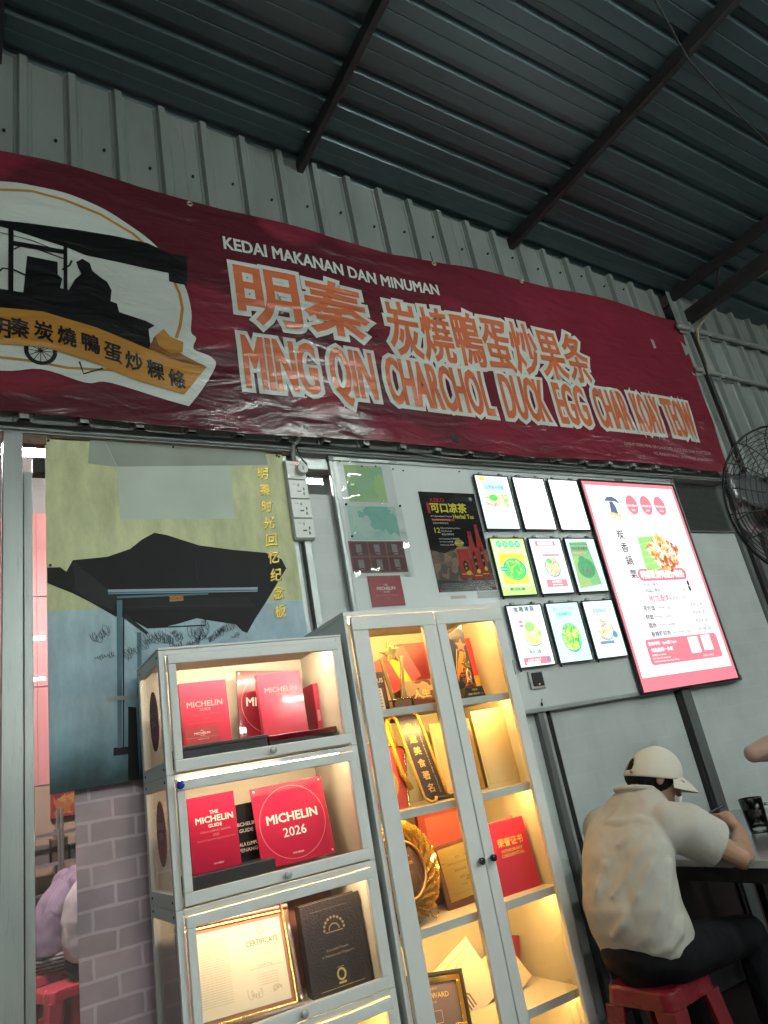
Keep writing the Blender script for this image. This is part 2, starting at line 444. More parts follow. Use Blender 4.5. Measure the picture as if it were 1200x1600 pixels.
for s in range(-2, 5):
    x0 = rib0+s*4*PX
    o = obj('wall_sheet', clad_sheet(x0, 4+(1 if s == 4 else 0), 2.735, lambda x: roof_z(x)-.012, YB-.002*(s % 2)), clad, wall)
    for k in range(4):
        for zz in (3.05, 4.22+.02*((k+s) % 3)):
            cx = x0+k*PX+.03
            obj('screw', MB().tube([(cx, YB-.002, zz), (cx, YB-.012, zz)], .007, 8), screw_m, o)
xr = rib0+5*4*PX+PX
for t, (z0, z1) in enumerate(((2.735, 3.60), (3.53, 3.96), (3.89, None))):
    for s in range(5):
        x0 = xr+s*4*PX+.004*t
        obj('wall_sheet', clad_sheet(x0, 4, z0, (lambda x: roof_z(x)-.012) if z1 is None else (lambda x, z1=z1: z1), YB-.02-.022*t-.002*(s % 2), 3), clad, wall)
# dark box added for the shade in the gap behind the foot of the sheets
obj('gap_shade_box', MB().box(-2.5, 9, -.085, .04, 2.775, 3.0), steel_black, wall)
tag(obj('steel_post', MB().box(4.655, 4.70, -.165, -.13, 2.70, 4.25), steel_black, bevel=.004), 'black steel post running up the ribbed wall at the right end of the banner', 'post')
tag(obj('steel_beam', MB().bar((4.68, -.14, 4.03), (4.68, -5, 3.99), .075, .10), steel_black, bevel=.006), 'black steel beam projecting from the post at the right end of the banner', 'beam')
tag(obj('steel_tie', MB().tube([(4.70, -.42, 4.05), (4.62, -.62, 4.25)], .012, 8), steel_black), 'thin black tie rod between the projecting beam and the roof', 'rod')
pipe_m = M('painted_pipe', (.24, .25, .235), .5, .2, var=.15, vs=12, spots=.5, ss=20)
tag(obj('conduit_pipe', MB().tube([(4.52, -.175, 3.935), (4.62, -.178, 3.93), (5.5, -.19, 3.90), (9, -.2, 3.80)], .021, 10), pipe_m, smooth=True), 'upper of two grey pipes running right along the ribbed wall', 'pipe')
tag(obj('conduit_pipe', MB().tube([(4.57, -.16, 3.575), (5.5, -.165, 3.535), (9, -.17, 3.42)], .019, 10), pipe_m, smooth=True), 'lower of two grey pipes running right along the ribbed wall', 'pipe')
tag(obj('cable', MB().tube([(4.66, -.19, 3.52), (4.69, -.19, 3.8), (4.72, -.20, 3.93), (4.76, -.33, 4.01), (4.80, -.52, 4.06), (4.86, -.8, 4.05), (4.9, -1.5, 4.1)], .010, 8), M('yellowed_cable', (.33, .29, .17), .6), smooth=True), 'yellowed cable looping off the ribbed wall beside the black post', 'cable')
tag(obj('cable', MB().tube([(4.665, -.178, 3.93), (4.672, -.185, 3.7), (4.662, -.182, 3.5), (4.668, -.178, 3.2), (4.66, -.178, 2.74)], .016, 8), M('black_cable', (.02, .02, .022), .5), smooth=True), 'thick black cable running down the wall past the banner corner', 'cable')

tag(obj('cable', MB().tube([(2.2, -1.9, 4.44), (2.6, -1.72, 4.40), (3.1, -1.55, 4.32), (3.5, -1.47, 4.32), (4.62, -1.30, 4.17), (6.1, -1.2, 4.02)], .006, 6), M('black_cable', (.02, .02, .022), .5), smooth=True), 'thin black wire strung under the roof across the purlins', 'wire')
# ---- shop front: aluminium frames, glass, printed film
front = thing('shop_front', 'aluminium framed glass shop front with brick print film below the red banner', 'shop front')
film_l = FILM('mauve_lit_brick_film', (.70, .57, .63), (.93, .80, .87), .148, .066, trans=.22)  # mauve cast of the pink room light put into the film colour
film_r = FILM('pale_brick_print_film', (.62, .66, .645), (.65, .69, .675), .205, .088, trans=.14, line=.007, dv=.03, blot=(.93, 1.05))
glass = GLASS('window_glass', (.93, .96, .95), 1.0, .015, dirt=.03)
def fr(name, x0, x1, y0, y1, z0, z1, m=alu, b=.003): return obj(name, MB().box(x0, x1, y0, y1, z0, z1), m, front, bevel=b)
fr('head_rail', -2.5, 4.90, -.055, .045, 2.715, 2.772)
obj('rail_lip', MB().box(-2.5, 4.88, -.068, -.058, 2.722, 2.738), alu, front)
fr('bottom_rail', -2.5, 2.44, -.045, .045, .005, .10)
fr('bottom_rail', 2.444, 4.90, -.045, .045, .005, .10, steel_black)  # right length coloured black for the shade under the table
fr('post', .100, .166, -.06, .05, .10, 2.714)
fr('stile', .170, .200, -.03, .03, .10, 2.56)
fr('stile', .055, .096, -.03, .03, .10, 2.69)
fr('stile', .018, .046, -.035, .025, .10, 2.69, alu_dark)
fr('stile', -.06, .012, -.03, .03, .10, 2.69)
fr('transom', -1.2, -.062, -.03, .03, 1.98, 2.04)
fr('mullion', 1.250, 1.272, -.035, .03, .10, 2.70)
fr('mullion', 1.276, 1.292, -.02, .03, .10, 2.70, alu_dark)
fr('mullion', 1.296, 1.330, -.045, .03, .10, 2.70)
fr('transom', .202, 1.249, -.028, .028, 2.56, 2.625, M('dark_brown_transom', (.03, .025, .022), .6))
fr('transom', 1.332, 2.40, -.03, .03, 2.64, 2.70)
fr('mullion', 2.405, 2.440, -.035, .03, .10, 2.70, alu_dark)
fr('mullion', 2.444, 2.462, -.03, .03, .10, 2.70)
fr('mullion', 3.455, 3.475, -.03, .03, .10, 2.70, black_plastic)
fr('mullion', 3.478, 3.555, -.04, .03, .10, 2.70, alu_dark)
fr('mullion', 4.565, 4.600, -.03, .03, .10, 2.70, alu_dark)
fr('mullion', 4.604, 4.66, -.055, .03, .10, 2.70, steel_black)
fr('mullion', 4.664, 4.76, -.045, .03, .10, 2.70, alu_dark)
fr('mullion', 4.80, 4.84, -.055, .03, .10, 2.70, steel_black)
obj('lintel_angle', MB().box(.142, .250, -.05, -.01, 2.672, 2.713), rust, front)
obj('lintel_angle', MB().box(.252, 1.30, -.045, -.01, 2.700, 2.7135), rust, front)
for x0, x1, z0, z1 in ((-1.2, -.062, 2.04, 2.70), (-1.2, -.062, .1, 1.98), (.200, 1.250, .10, 2.56), (1.330, 2.405, .10, 2.64), (2.462, 3.455, .10, 2.70), (3.555, 4.565, .10, 2.70)):
    obj('pane', MB().box(x0, x1, .002, .007, z0, z1), glass, front)
obj('brick_film', MB().box(.324, 1.249, -.0035, .0005, .10, 2.3), film_l, front)
obj('brick_film', MB().box(1.331, 2.404, -.0035, .0005, .10, 2.52), film_r, front)
obj('brick_film', MB().box(2.515, 3.454, -.0035, .0005, .10, 2.70), film_r, front)
obj('brick_film', MB().box(3.556, 4.564, -.0035, .0005, .10, 2.34), film_r, front)
obj('transom', MB().box(3.556, 4.564, -.02, .02, 2.343, 2.352), alu_dark, front)
for x0_, x1_ in ((2.463, 3.454), (3.556, 4.564)): obj('shade_panel', MB().box(x0_, x1_, -.012, -.0045, .101, .56), M('dark_maroon_shade_panel', (.035, .014, .018), .5, var=.3), front)  # dark sheets standing in for the shade under the table
obj('end_panel', MB().box(4.842, 8.5, -.03, .02, .10, 2.70), M('grey_end_panel', (.20, .215, .21), .5, .2, var=.2, vs=2), front)
obj('end_panel', MB().box(-2.5, -1.2, -.03, .02, .10, 2.70), M('grey_end_panel', (.2, .2, .2)), front)

# ---- the room behind
pink = M('pink_wall_panel', (.62, .27, .27), .5, var=.06, vs=1.5)
tan = M('tan_wall_paint', (.42, .30, .22), .6, var=.12, vs=3)
backw = struct(obj('room_back_wall', MB().box(-3, 9, 3.72, 3.8, 0, 4.9), M('grey_wall_paint', (.33, .34, .33), .7)))
for i, (a, b) in enumerate(((1.62, 2.38), (2.39, 3.15), (3.16, 3.93))):
    for j in range(4):
        struct(obj('wall_panel', MB().box(-2+j*1.25, -2+j*1.25+1.245, 3.70, 3.719, a, b), pink, backw))
struct(obj('dado_wall', MB().box(-3, 5, 3.695, 3.719, 0, 1.61), tan, backw))
struct(obj('room_side_wall', MB().box(-3.1, -3, .05, 3.8, 0, 5.2), M('grey_wall_paint', (.33, .34, .33))))
struct(obj('room_side_wall', MB().box(9, 9.1, .05, 3.8, 0, 5.2), M('grey_wall_paint', (.33, .34, .33))))
rack_m = M('chrome_wire', (.55, .52, .50), .3, .8)
rk = thing('wire_rack', 'wire shelf rack against the tan wall seen through the left window', 'rack', (.62, 3.45, 0))
mb = MB()
for x in (-.32, -.02, .0, .30):
    for y in (-.15, .15): mb.tube([(x, y, 0), (x, y, 1.42 if x >= 0 else 1.28)], .012, 8)
obj('upright', mb, rack_m, rk)
for z in (.4, .75, 1.05, 1.25):
    mb = MB()
    for x0, x1 in ((-.32, -.02), (0, .30)):
        for i in range(7): y = -.15+i*.05; mb.tube([(x0, y, z), (x1, y, z)], .005, 6)
        mb.box(x0, x1, -.158, -.150, z-.012, z+.012)
    obj('shelf', mb, rack_m, rk)
dk = M('dark_goods', (.05, .045, .05), .6, var=.4, vs=8)
for i in range(10):
    bx = thing('goods_box', ['dark carton', 'grey carton', 'brown carton', 'black tub', 'low carton'][i % 5]+(' on the upper' if i < 5 else ' on the lower')+' half of the wire rack behind the left window', 'carton', (.36+.125*(i % 5), 3.45, (1.055 if i < 5 else .757)), group='goods on the wire rack')
    obj('carton', MB().box(-.055, .055, -.09, .09, 0, .10+.03*(i % 3)), M('carton_%d' % (i % 3), [(.05, .045, .05), (.16, .14, .13), (.10, .06, .04)][i % 3], .7), bx, bevel=.004)
    obj('carton_lid', MB().box(-.057, .057, -.092, .092, .092+.03*(i % 3), .104+.03*(i % 3)), M('carton_lid', (.22, .19, .17), .6), bx)
pic = tag(obj('wall_picture', MB().box(.58, 1.1, 3.66, 3.69, 1.36, 1.60), M('red_picture_frame', (.28, .03, .03), .5)), 'red and orange picture low on the pink wall above the wire rack', 'picture')
pp = PR(pic, 3.66); pp.rect('picture_print', FOOD('orange_picture_print', [(.28, .05, .03), (.35, .12, .04), (.18, .02, .02), (.42, .2, .07)], 0.0, 18), .60, 1.08, 1.38, 1.58); pp.done()

# ---- lamps: fluorescent battens under the roof (the row reflects in the glass), one inside; the far left and far right ones are added fill
tube_m = EM('fluorescent_tube', (.90, 1.0, .94), TUBE)
tube_in = EM('room_fluorescent_tube', (1.0, .82, .80), TUBE*3.2)
def batten(loc, label, m, n=2, hang=None):
    t = thing('fluorescent_lamp', label, 'lamp', loc, group='fluorescent lamps under the roof')
    obj('housing', MB().box(-.62, .62, -.06, .06, .02, .065), white_plastic, t, bevel=.006)
    for s in ((-.032, .032) if n == 2 else (0,)):
        tb = obj('tube', MB().tube([(-.59, s, 0), (.59, s, 0)], .013, 10), m, t, smooth=True)
        for e in (-1, 1): obj('end_cap', MB().tube([(.59*e, s, 0), (.605*e, s, 0)], .0145, 10), white_plastic, t)
    for e in (-1, 1): obj('hanger', MB().tube([(.45*e, 0, .065), (.45*e, 0, hang or .12)], .004, 6), screw_m, t)
    return t
for x, y, z, w in ((2.75, -3.25, roof_z(2.75)-.30, 'middle of the front row'), (.4, -5.2, 3.15, 'left of the second row'), (3.2, -5.2, 3.15, 'middle of the second row'), (6.0, -5.2, 3.15, 'right of the second row'), (-3.2, -3.6, 3.3, 'far left, added as fill'), (8.6, -5.0, 3.7, 'far right, added as fill'), (.8, -7.2, 3.1, 'left of the back row'), (4.4, -7.2, 3.1, 'right of the back row')):
    batten((x, y, z), 'twin fluorescent lamp hung under the roof behind the viewer, '+w, tube_m, 2, roof_z(x)-z-.02)
batten((.15, 1.9, 3.62), 'fluorescent lamp hung inside the shop behind the left window', tube_in, 2, .98)
batten((3.6, 2.4, 3.55), 'fluorescent lamp hung deep inside the shop on the right', tube_m, 1, .7)

# ================================================================== the banner
BX0, BX1T, BX1B, BZ0, BZ1 = -1.25, 4.613, 4.535, 2.748, 4.03
def crease(x, z):
    """how far the vinyl stands off the wall (towards the viewer, negative y)"""
    e = .014*noise.noise((x*1.1, z*1.6, 0.3))+.008*noise.noise((x*2.0+z*2.2, z*3.6, 2.1))
    top = max(0, (z-3.78)/.25)
    e += top*.016*abs(noise.noise((x*2.0+z*3, z*8, 5.)))+.0022*noise.noise((x*9, z*13+x*3, 7.7))
    bot = max(0, (2.95-z)/.2)
    e += bot*.010*noise.noise((x*3.3, z*2, 9.))
    return -.148-e
def banner_edge(x, z):
    """sagging top edge between the ties, slightly uneven foot"""
    t = (z-BZ0)/(BZ1-BZ0)
    return z+t*t*(.022*math.sin(x*2.1+.6)+.012*math.sin(x*5.3))+(1-t)**2*.008*math.sin(x*3.7+1)
banner = thing('banner', 'long dark red vinyl banner with orange and white lettering tied across the ribbed wall', 'banner')
red_v = VINYL('banner_red_vinyl', (.200, .022, .040), .25)
def red_pattern(m):
    """darker printed streaks of the banner's background artwork"""
    t = m.node_tree; p = t.nodes['Principled BSDF']; src = p.inputs['Base Color'].links[0].from_socket
    tc = t.nodes.new('ShaderNodeTexCoord'); mp = t.nodes.new('ShaderNodeMapping'); mp.inputs['Scale'].default_value = (.75, 1, 1.3); mp.inputs['Rotation'].default_value = (0, -.5, 0)
    n = t.nodes.new('ShaderNodeTexNoise'); n.inputs['Scale'].default_value = 2.2; n.inputs['Detail'].default_value = 1.0
    t.links.new(tc.outputs['Object'], mp.inputs[0]); t.links.new(mp.outputs[0], n.inputs['Vector'])
    cr = t.nodes.new('ShaderNodeValToRGB'); cr.color_ramp.elements[0].position = .45; cr.color_ramp.elements[0].color = (0, 0, 0, 1); cr.color_ramp.elements[1].position = .51; cr.color_ramp.elements[1].color = (.8, .8, .8, 1)
    t.links.new(n.outputs['Fac'], cr.inputs[0])
    # the artwork fades out towards the right-hand end
    sx = t.nodes.new('ShaderNodeSeparateXYZ'); t.links.new(tc.outputs['Object'], sx.inputs[0])
    fr_ = t.nodes.new('ShaderNodeMapRange'); fr_.inputs[1].default_value = 1.6; fr_.inputs[2].default_value = 3.6; fr_.inputs[3].default_value = 1; fr_.inputs[4].default_value = 0
    t.links.new(sx.outputs[0], fr_.inputs[0])
    mu = t.nodes.new('ShaderNodeMath'); mu.operation = 'MULTIPLY'; t.links.new(cr.outputs[0], mu.inputs[0]); t.links.new(fr_.outputs[0], mu.inputs[1])
    mx = t.nodes.new('ShaderNodeMix'); mx.data_type = 'RGBA'; mx.inputs[7].default_value = (.062, .012, .018, 1)
    t.links.new(mu.outputs[0], mx.inputs[0]); t.links.new(src, mx.inputs[6]); t.links.new(mx.outputs[2], p.inputs['Base Color'])
red_pattern(red_v)
nx, nz = 300, 66
vs = []; fs = []
for j in range(nz+1):
    z = BZ0+(BZ1-BZ0)*j/nz; xe = BX1B+(BX1T-BX1B)*j/nz
    for i in range(nx+1):
        x = BX0+(xe-BX0)*i/nx
        vs.append((x, crease(x, z), banner_edge(x, z)))
for j in range(nz):
    for i in range(nx): a = j*(nx+1)+i; fs.append((a, a+1, a+nx+2, a+nx+1))
sheet = obj('vinyl_sheet', MB().add(vs, fs), red_v, banner, smooth=True)

def on_banner(name, mat, vs, fs, lvl):
    """wrap flat artwork onto the creased vinyl"""
    bm = bmesh.new()
    bv = [bm.verts.new((v[0], v[1], v[2] if len(v) > 2 else 1.)) for v in vs]
    for f in fs:
        try: bm.faces.new([bv[i] for i in f])
        except ValueError: pass
    x0 = min(v[0] for v in vs); x1 = max(v[0] for v in vs); z0 = min(v[1] for v in vs); z1 = max(v[1] for v in vs)
    st = .04
    x = math.ceil(x0/st)*st
    while x < x1:
        bmesh.ops.bisect_plane(bm, geom=bm.verts[:]+bm.edges[:]+bm.faces[:], plane_co=(x, 0, 0), plane_no=(1, 0, 0)); x += st
    z = math.ceil(z0/st)*st
    while z < z1:
        bmesh.ops.bisect_plane(bm, geom=bm.verts[:]+bm.edges[:]+bm.faces[:], plane_co=(0, z, 0), plane_no=(0, 1, 0)); z += st
    for v in bm.verts:
        x, z, h = v.co
        v.co = (x, crease(x, z)-.0022-.0012*lvl-.0006*h, banner_edge(x, z))
    for f in bm.faces: f.smooth = True
    me = bpy.data.meshes.new(name); bm.to_mesh(me); bm.free()
    return link(name, me, mat, banner)
v_white = VINYL('banner_white_ink', (.60, .64, .60), .30)
v_orange = VINYL('banner_orange_ink', (.62, .155, .065), .28)
v_black = VINYL('banner_black_ink', (.006, .006, .007), .30)
v_gold = VINYL('banner_gold_ink', (.48, .22, .035), .36)
v_brown = VINYL('banner_brown_ink', (.22, .085, .02), .36)
v_dim = VINYL('banner_small_print_ink', (.50, .30, .30), .36)
def bt(name, s, mat, u0, u1, v0, v1, bev, lvl, res=3): vs, fs = fit_text(s, u0, u1, v0, v1, bev, res); return on_banner(name, mat, vs, fs, lvl)
bt('title_line', 'KEDAI MAKANAN DAN MINUMAN', v_white, 1.045, 2.335, 3.765, 3.848, .0045, 1)
o_ = .030
for t, a, b, c, d in (('明秦', 1.045, 1.835, 3.305, 3.735), ('炭燒鴨蛋炒果条', 1.885, 3.475, 3.255, 3.700)):
    bt('name_outline', t, v_white, a-.009, b+.009, c-.009, d+.009, .049, 1)
    bt('name_lettering', t, v_orange, a+.028, b-.028, c+.030, d-.030, .013 if len(t) < 3 else .009, 3)
words = [('MING', 1.045, 1.475), ('QIN', 1.490, 1.800), ('CHARCHOL', 1.815, 2.560), ('DUCK', 2.590, 2.985), ('EGG', 3.010, 3.325), ('CHAR', 3.345, 3.70), ('KOAY', 3.700, 4.005), ('TEOW', 3.995, 4.345)]
for w, a, b in words:
    dz = .045 if w == 'QIN' else 0
    bt('street_food_outline', w, v_white, a-.012, b+.012, 2.938-dz, 3.309, .042, 1)
    bt('street_food_lettering', w, v_orange, a+.022, b-.022, 2.972-dz, 3.275, .0105, 3)
bt('small_print', 'DIMILIKI OLEH: MING QIN CHARCHOL DUCK EGG CHAR KOAY TEOW', v_dim, 3.53, 4.385, 2.862, 2.888, .0, 1)
bt('small_print', 'NO. PENDAFTARAN : 202303200281 (PG0508285-P)', v_dim, 3.78, 4.39, 2.812, 2.838, .0, 1)
# the round emblem with the food cart
def bp(name, mat, pts, lvl): return on_banner(name, mat, pts, [tuple(range(len(pts)))], lvl)
def bline(name, mat, pts, w, lvl):
    pr = PR(None); pr.line(name, mat, pts, w); mb = list(pr.acc.values())[0][0]
    return on_banner(name, mat, [(v[0], v[2]) for v in mb.v], mb.f, lvl)
halo = [(.84, 3.239), (.86, 3.209), (.845, 3.149), (.92, 3.122), (.934, 3.067), (.817, 2.877), (.761, 2.86), (.486, 2.92), (.388, 2.907), (.225, 2.947), (.084, 2.921), (-.2, 2.94), (-.55, 3.0), (-.68, 3.2), (-.62, 3.5), (-.45, 3.70), (-.2, 3.80), (.077, 3.86), (.20, 3.872), (.329, 3.868), (.45, 3.845), (.561, 3.80), (.69, 3.715), (.78, 3.60), (.835, 3.48), (.851, 3.35)]
def rounded(pts, n=5):
    out = []; m = len(pts)
    for i in range(m):
        p0, p1, p2, p3 = [Vector(pts[(i+k) % m]) for k in (-1, 0, 1, 2)]
        for k in range(n):
            q = k/n; out.append(tuple(.5*((2*p1)+(p2-p0)*q+(2*p0-5*p1+4*p2-p3)*q*q+(3*p1-p0-3*p2+p3)*q**3)))
    return out
bp('emblem_ground', v_white, rounded(halo)[::-1], 1)
gold = [(-.5, 3.55), (-.35, 3.68), (-.1, 3.77), (.078, 3.815), (.2, 3.84), (.328, 3.828), (.478, 3.795), (.615, 3.730), (.70, 3.65), (.77, 3.55), (.804, 3.44), (.811, 3.36), (.793, 3.265), (.769, 3.19)]
bline('emblem_ring', v_gold, gold, .014, 2)
bline('emblem_ring', v_gold, [(-.4, 3.02), (-.1, 2.985), (.2, 2.978), (.32, 2.965), (.43, 2.972), (.55, 2.99)], .012, 2)
canopy = [(-.6, 3.60), (-.3, 3.625), (.078, 3.648), (.324, 3.672), (.55, 3.69), (.678, 3.692), (.786, 3.655), (.855, 3.667), (.844, 3.494), (.761, 3.496), (.761, 3.542), (.6, 3.545), (.407, 3.545), (.322, 3.568), (.079, 3.612), (-.3, 3.58), (-.6, 3.56)]
cart = [(.367, 3.497), (.393, 3.521), (.423, 3.505), (.431, 3.466), (.464, 3.44), (.49, 3.423), (.506, 3.381), (.499, 3.323), (.525, 3.317), (.532, 3.274), (.642, 3.252), (.679, 3.234), (.651, 3.212), (.655, 3.10), (.531, 3.12), (.315, 3.19), (.157, 3.19), (.05, 3.18), (-.1, 3.18), (-.1, 3.28), (.05, 3.30), (.164, 3.296), (.178, 3.481), (.294, 3.479), (.293, 3.412), (.31, 3.394), (.301, 3.347), (.334, 3.344), (.361, 3.405), (.387, 3.439), (.375, 3.465)]
bp('cart_canopy', v_black, canopy[::-1], 3)
bp('cart_silhouette', v_black, cart[::-1], 3)
for p in ([(.109, 3.617), (.128, 3.617), (.128, 3.213), (.110, 3.212)], [(.319, 3.577), (.334, 3.581), (.329, 3.337), (.314, 3.337)], [(.11, 3.545), (.322, 3.549), (.325, 3.525), (.126, 3.520)], [(-.12, 3.6), (-.10, 3.6), (-.10, 3.2), (-.12, 3.2)]):
    bp('cart_post', v_black, p, 4)
bline('cart_rail', v_black, [(.128, 3.50), (.16, 3.53), (.2, 3.53), (.32, 3.50)], .006, 4)
bline('cart_rail', v_black, [(.06, 3.36), (.09, 3.40), (.13, 3.40), (.18, 3.38)], .008, 4)
bline('cart_rail', v_black, [(.06, 3.58), (.2, 3.565), (.32, 3.53)], .004, 4)
bline('cart_rail', v_black, [(.31, 3.44), (.34, 3.47), (.35, 3.50)], .008, 4)
wp = [(.225+.052*math.cos(a*math.pi/12), 3.028+.056*math.sin(a*math.pi/12)) for a in range(25)]
bline('cart_wheel', v_black, wp, .016, 3)
for a in range(6): bline('cart_wheel', v_black, [(.225+.05*math.cos(a*.52), 3.028+.05*math.sin(a*.52)), (.225-.05*math.cos(a*.52), 3.028-.05*math.sin(a*.52))], .003, 3)
bline('cart_stand', v_black, [(.366, 3.0), (.381, 2.945), (.456, 2.982)], .008, 3)
ribbon = [(-.5, 3.13), (-.2, 3.185), (.082, 3.206), (.235, 3.215), (.438, 3.174), (.643, 3.106), (.786, 3.066), (.895, 3.061), (.782, 2.905), (.597, 2.942), (.407, 3.006), (.233, 3.045), (.083, 3.036), (-.2, 3.015), (-.5, 2.96)]
bp('ribbon', v_gold, ribbon[::-1], 5)
bp('ribbon_curl', v_brown, [(.643, 3.106), (.674, 3.177), (.718, 3.169), (.76, 3.12), (.86, 3.075), (.895, 3.064), (.786, 3.068)][::-1], 6)
bp('ribbon_curl', v_gold, [(.674, 3.177), (.715, 3.222), (.74, 3.19), (.799, 3.170), (.79, 3.118), (.74, 3.10), (.69, 3.13)][::-1], 7)
chars = [(.083, 3.113), (.150, 3.121), (.236, 3.119), (.322, 3.109), (.412, 3.092), (.497, 3.062), (.580, 3.034), (.668, 3.006), (.755, 2.977)]
for ch, (cx, cz) in zip('明秦炭燒鴨蛋炒粿條', chars):
    vs, fs = fit_text(ch, cx-.037, cx+.037, cz-.046, cz+.046, .0035, 2)
    a = -.22
    on_banner('ribbon_lettering', v_black, [(cx+(x-cx), z+(x-cx)*a, h) for x, z, h in vs], fs, 7)
eye = M('brass_eyelet', (.35, .30, .2), .4, .8)
for (x, z) in ((4.585, 3.99), (4.50, 2.79), (2.35, 4.02), (3.05, 4.03), (.9, 4.02)):
    obj('eyelet', MB().tube([(x+.012*math.cos(k*.5236), crease(x, z)-.004, banner_edge(x, z)-.012+.012*math.sin(k*.5236)) for k in range(12)], .004, 6, closed=True), eye, banner)
obj('tie', MB().tube([(2.35, -.15, 4.0), (2.352, -.145, 4.06), (2.36, -.135, 4.10)], .003, 6), screw_m, banner)
obj('tear', MB().prism([(2.18, 2.80), (2.215, 2.785), (2.235, 2.80), (2.22, 2.83), (2.19, 2.84)], crease(2.2, 2.8)-.003, crease(2.2, 2.8)-.001), black_plastic, banner)

# ================================================================== printed photo board on the left
def ink(name, col, rough=.55, var=.04, **k): return M(name, col, rough, var=var, spec=.2, **k)
board = thing('photo_board', 'large printed board with a dark stall canopy over yellow and blue walls', 'poster', (.245, -.045, 1.372))
BW, BH = 1.003, 1.335
pb = M('photo_board_print', (.35, .38, .22), .5, spec=.25)
t = pb.node_tree; p = t.nodes['Principled BSDF']
for l in list(p.inputs['Base Color'].links): t.links.remove(l)
tc = t.nodes.new('ShaderNodeTexCoord'); sx = t.nodes.new('ShaderNodeSeparateXYZ'); t.links.new(tc.outputs['Object'], sx.inputs[0])
nz = t.nodes.new('ShaderNodeTexNoise'); nz.inputs['Scale'].default_value = 2.2; nz.inputs['Detail'].default_value = 6; t.links.new(tc.outputs['Object'], nz.inputs['Vector'])
up_ = t.nodes.new('ShaderNodeMix'); up_.data_type = 'RGBA'; up_.inputs[6].default_value = (.52, .55, .31, 1); up_.inputs[7].default_value = (.74, .74, .44, 1)
t.links.new(nz.outputs['Fac'], up_.inputs[0])
lo_ = t.nodes.new('ShaderNodeValToRGB'); e = lo_.color_ramp.elements
e[0].position = 0; e[0].color = (.04, .08, .09, 1); e[1].position = .62; e[1].color = (.42, .58, .65, 1)
for ps, c in ((.05, (.11, .21, .26)), (.12, (.21, .35, .44)), (.30, (.38, .51, .59)), (.47, (.50, .66, .72))):
    q = e.new(ps); q.color = (*c, 1)
ad = t.nodes.new('ShaderNodeMath'); ad.operation = 'MULTIPLY_ADD'; ad.inputs[1].default_value = .30
mr = t.nodes.new('ShaderNodeMapRange'); mr.inputs[2].default_value = BH; mr.inputs[3].default_value = -.15; mr.inputs[4].default_value = .85; t.links.new(sx.outputs[2], mr.inputs[0])
t.links.new(nz.outputs['Fac'], ad.inputs[0]); t.links.new(mr.outputs[0], ad.inputs[2]); t.links.new(ad.outputs[0], lo_.inputs[0])
gt = t.nodes.new('ShaderNodeMath'); gt.operation = 'GREATER_THAN'; gt.inputs[1].default_value = .625; t.links.new(sx.outputs[2], gt.inputs[0])
fx = t.nodes.new('ShaderNodeMix'); fx.data_type = 'RGBA'; t.links.new(gt.outputs[0], fx.inputs[0]); t.links.new(lo_.outputs[0], fx.inputs[6]); t.links.new(up_.outputs[2], fx.inputs[7])
st = t.nodes.new('ShaderNodeTexNoise'); st.inputs['Scale'].default_value = 5; st.inputs['Detail'].default_value = 9; st.inputs['Roughness'].default_value = .7
sm_ = t.nodes.new('ShaderNodeMapping'); sm_.inputs['Scale'].default_value = (1.6, 1, .6); t.links.new(tc.outputs['Object'], sm_.inputs[0]); t.links.new(sm_.outputs[0], st.inputs['Vector'])
sr = t.nodes.new('ShaderNodeMapRange'); sr.inputs[1].default_value = .32; sr.inputs[2].default_value = .68; sr.inputs[3].default_value = .70; sr.inputs[4].default_value = 1.16; t.links.new(st.outputs['Fac'], sr.inputs[0])
mm = t.nodes.new('ShaderNodeMix'); mm.data_type = 'RGBA'; mm.blend_type = 'MULTIPLY'; mm.inputs[0].default_value = 1; t.links.new(fx.outputs[2], mm.inputs[6]); t.links.new(sr.outputs[0], mm.inputs[7])
t.links.new(mm.outputs[2], p.inputs['Base Color'])
obj('panel', MB().box(0, BW, 0, .012, 0, BH), pb, board)
pr = PR(board, 0)
OX, OZ = .245, 1.372
def sh(pts): return [(x-OX, z-OZ) for x, z in pts]
pk = ink('print_canopy_black', (.010, .010, .012), var=.55, vs=7, stretch=(1, 1, .4)); pg = ink('print_canopy_grey', (.026, .027, .029), var=.3); pbl = ink('print_steel_blue', (.10, .19, .24)); pw = ink('print_tube_white', (.35, .45, .50))
pr.poly('print_sky_patch', ink('print_pale_blue', (.56, .62, .54), var=.15, vs=3), sh([(.512, 2.36), (.985, 2.372), (.995, 2.66), (.512, 2.64)]), 1)
pr.poly('print_eave', ink('print_eave_grey', (.34, .37, .32), var=.3, vs=3), sh([(.512, 2.593), (1.17, 2.64), (1.165, 2.706), (.47, 2.706)]), 2)
pr.poly('print_eave', ink('print_eave_pale', (.36, .40, .34)), sh([(.40, 2.60), (.510, 2.592), (.468, 2.706), (.41, 2.706)]), 2)
canopy = [(.2465, 2.163), (.29, 2.164), (.311, 2.146), (.334, 2.191), (.457, 2.203), (.544, 2.235), (.59, 2.274), (.641, 2.304), (.69, 2.294), (.818, 2.249), (.963, 2.228), (1.105, 2.214), (1.175, 2.184), (1.191, 2.141), (1.152, 2.09), (1.077, 1.991), (1.023, 1.925), (.982, 1.868), (.963, 1.876), (.938, 1.906), (.845, 1.926), (.782, 1.941), (.708, 1.923), (.646, 1.912), (.59, 1.912), (.529, 1.953), (.476, 1.965), (.393, 2.023), (.331, 2.061), (.2465, 2.103)]
pr.poly('print_canopy', pk, sh(canopy)[::-1], 3)
pr.poly('print_canopy_fold', pg, sh([(.335, 2.186), (.36, 2.16), (.49, 2.04), (.47, 1.985), (.39, 2.03), (.34, 2.07)]), 4)
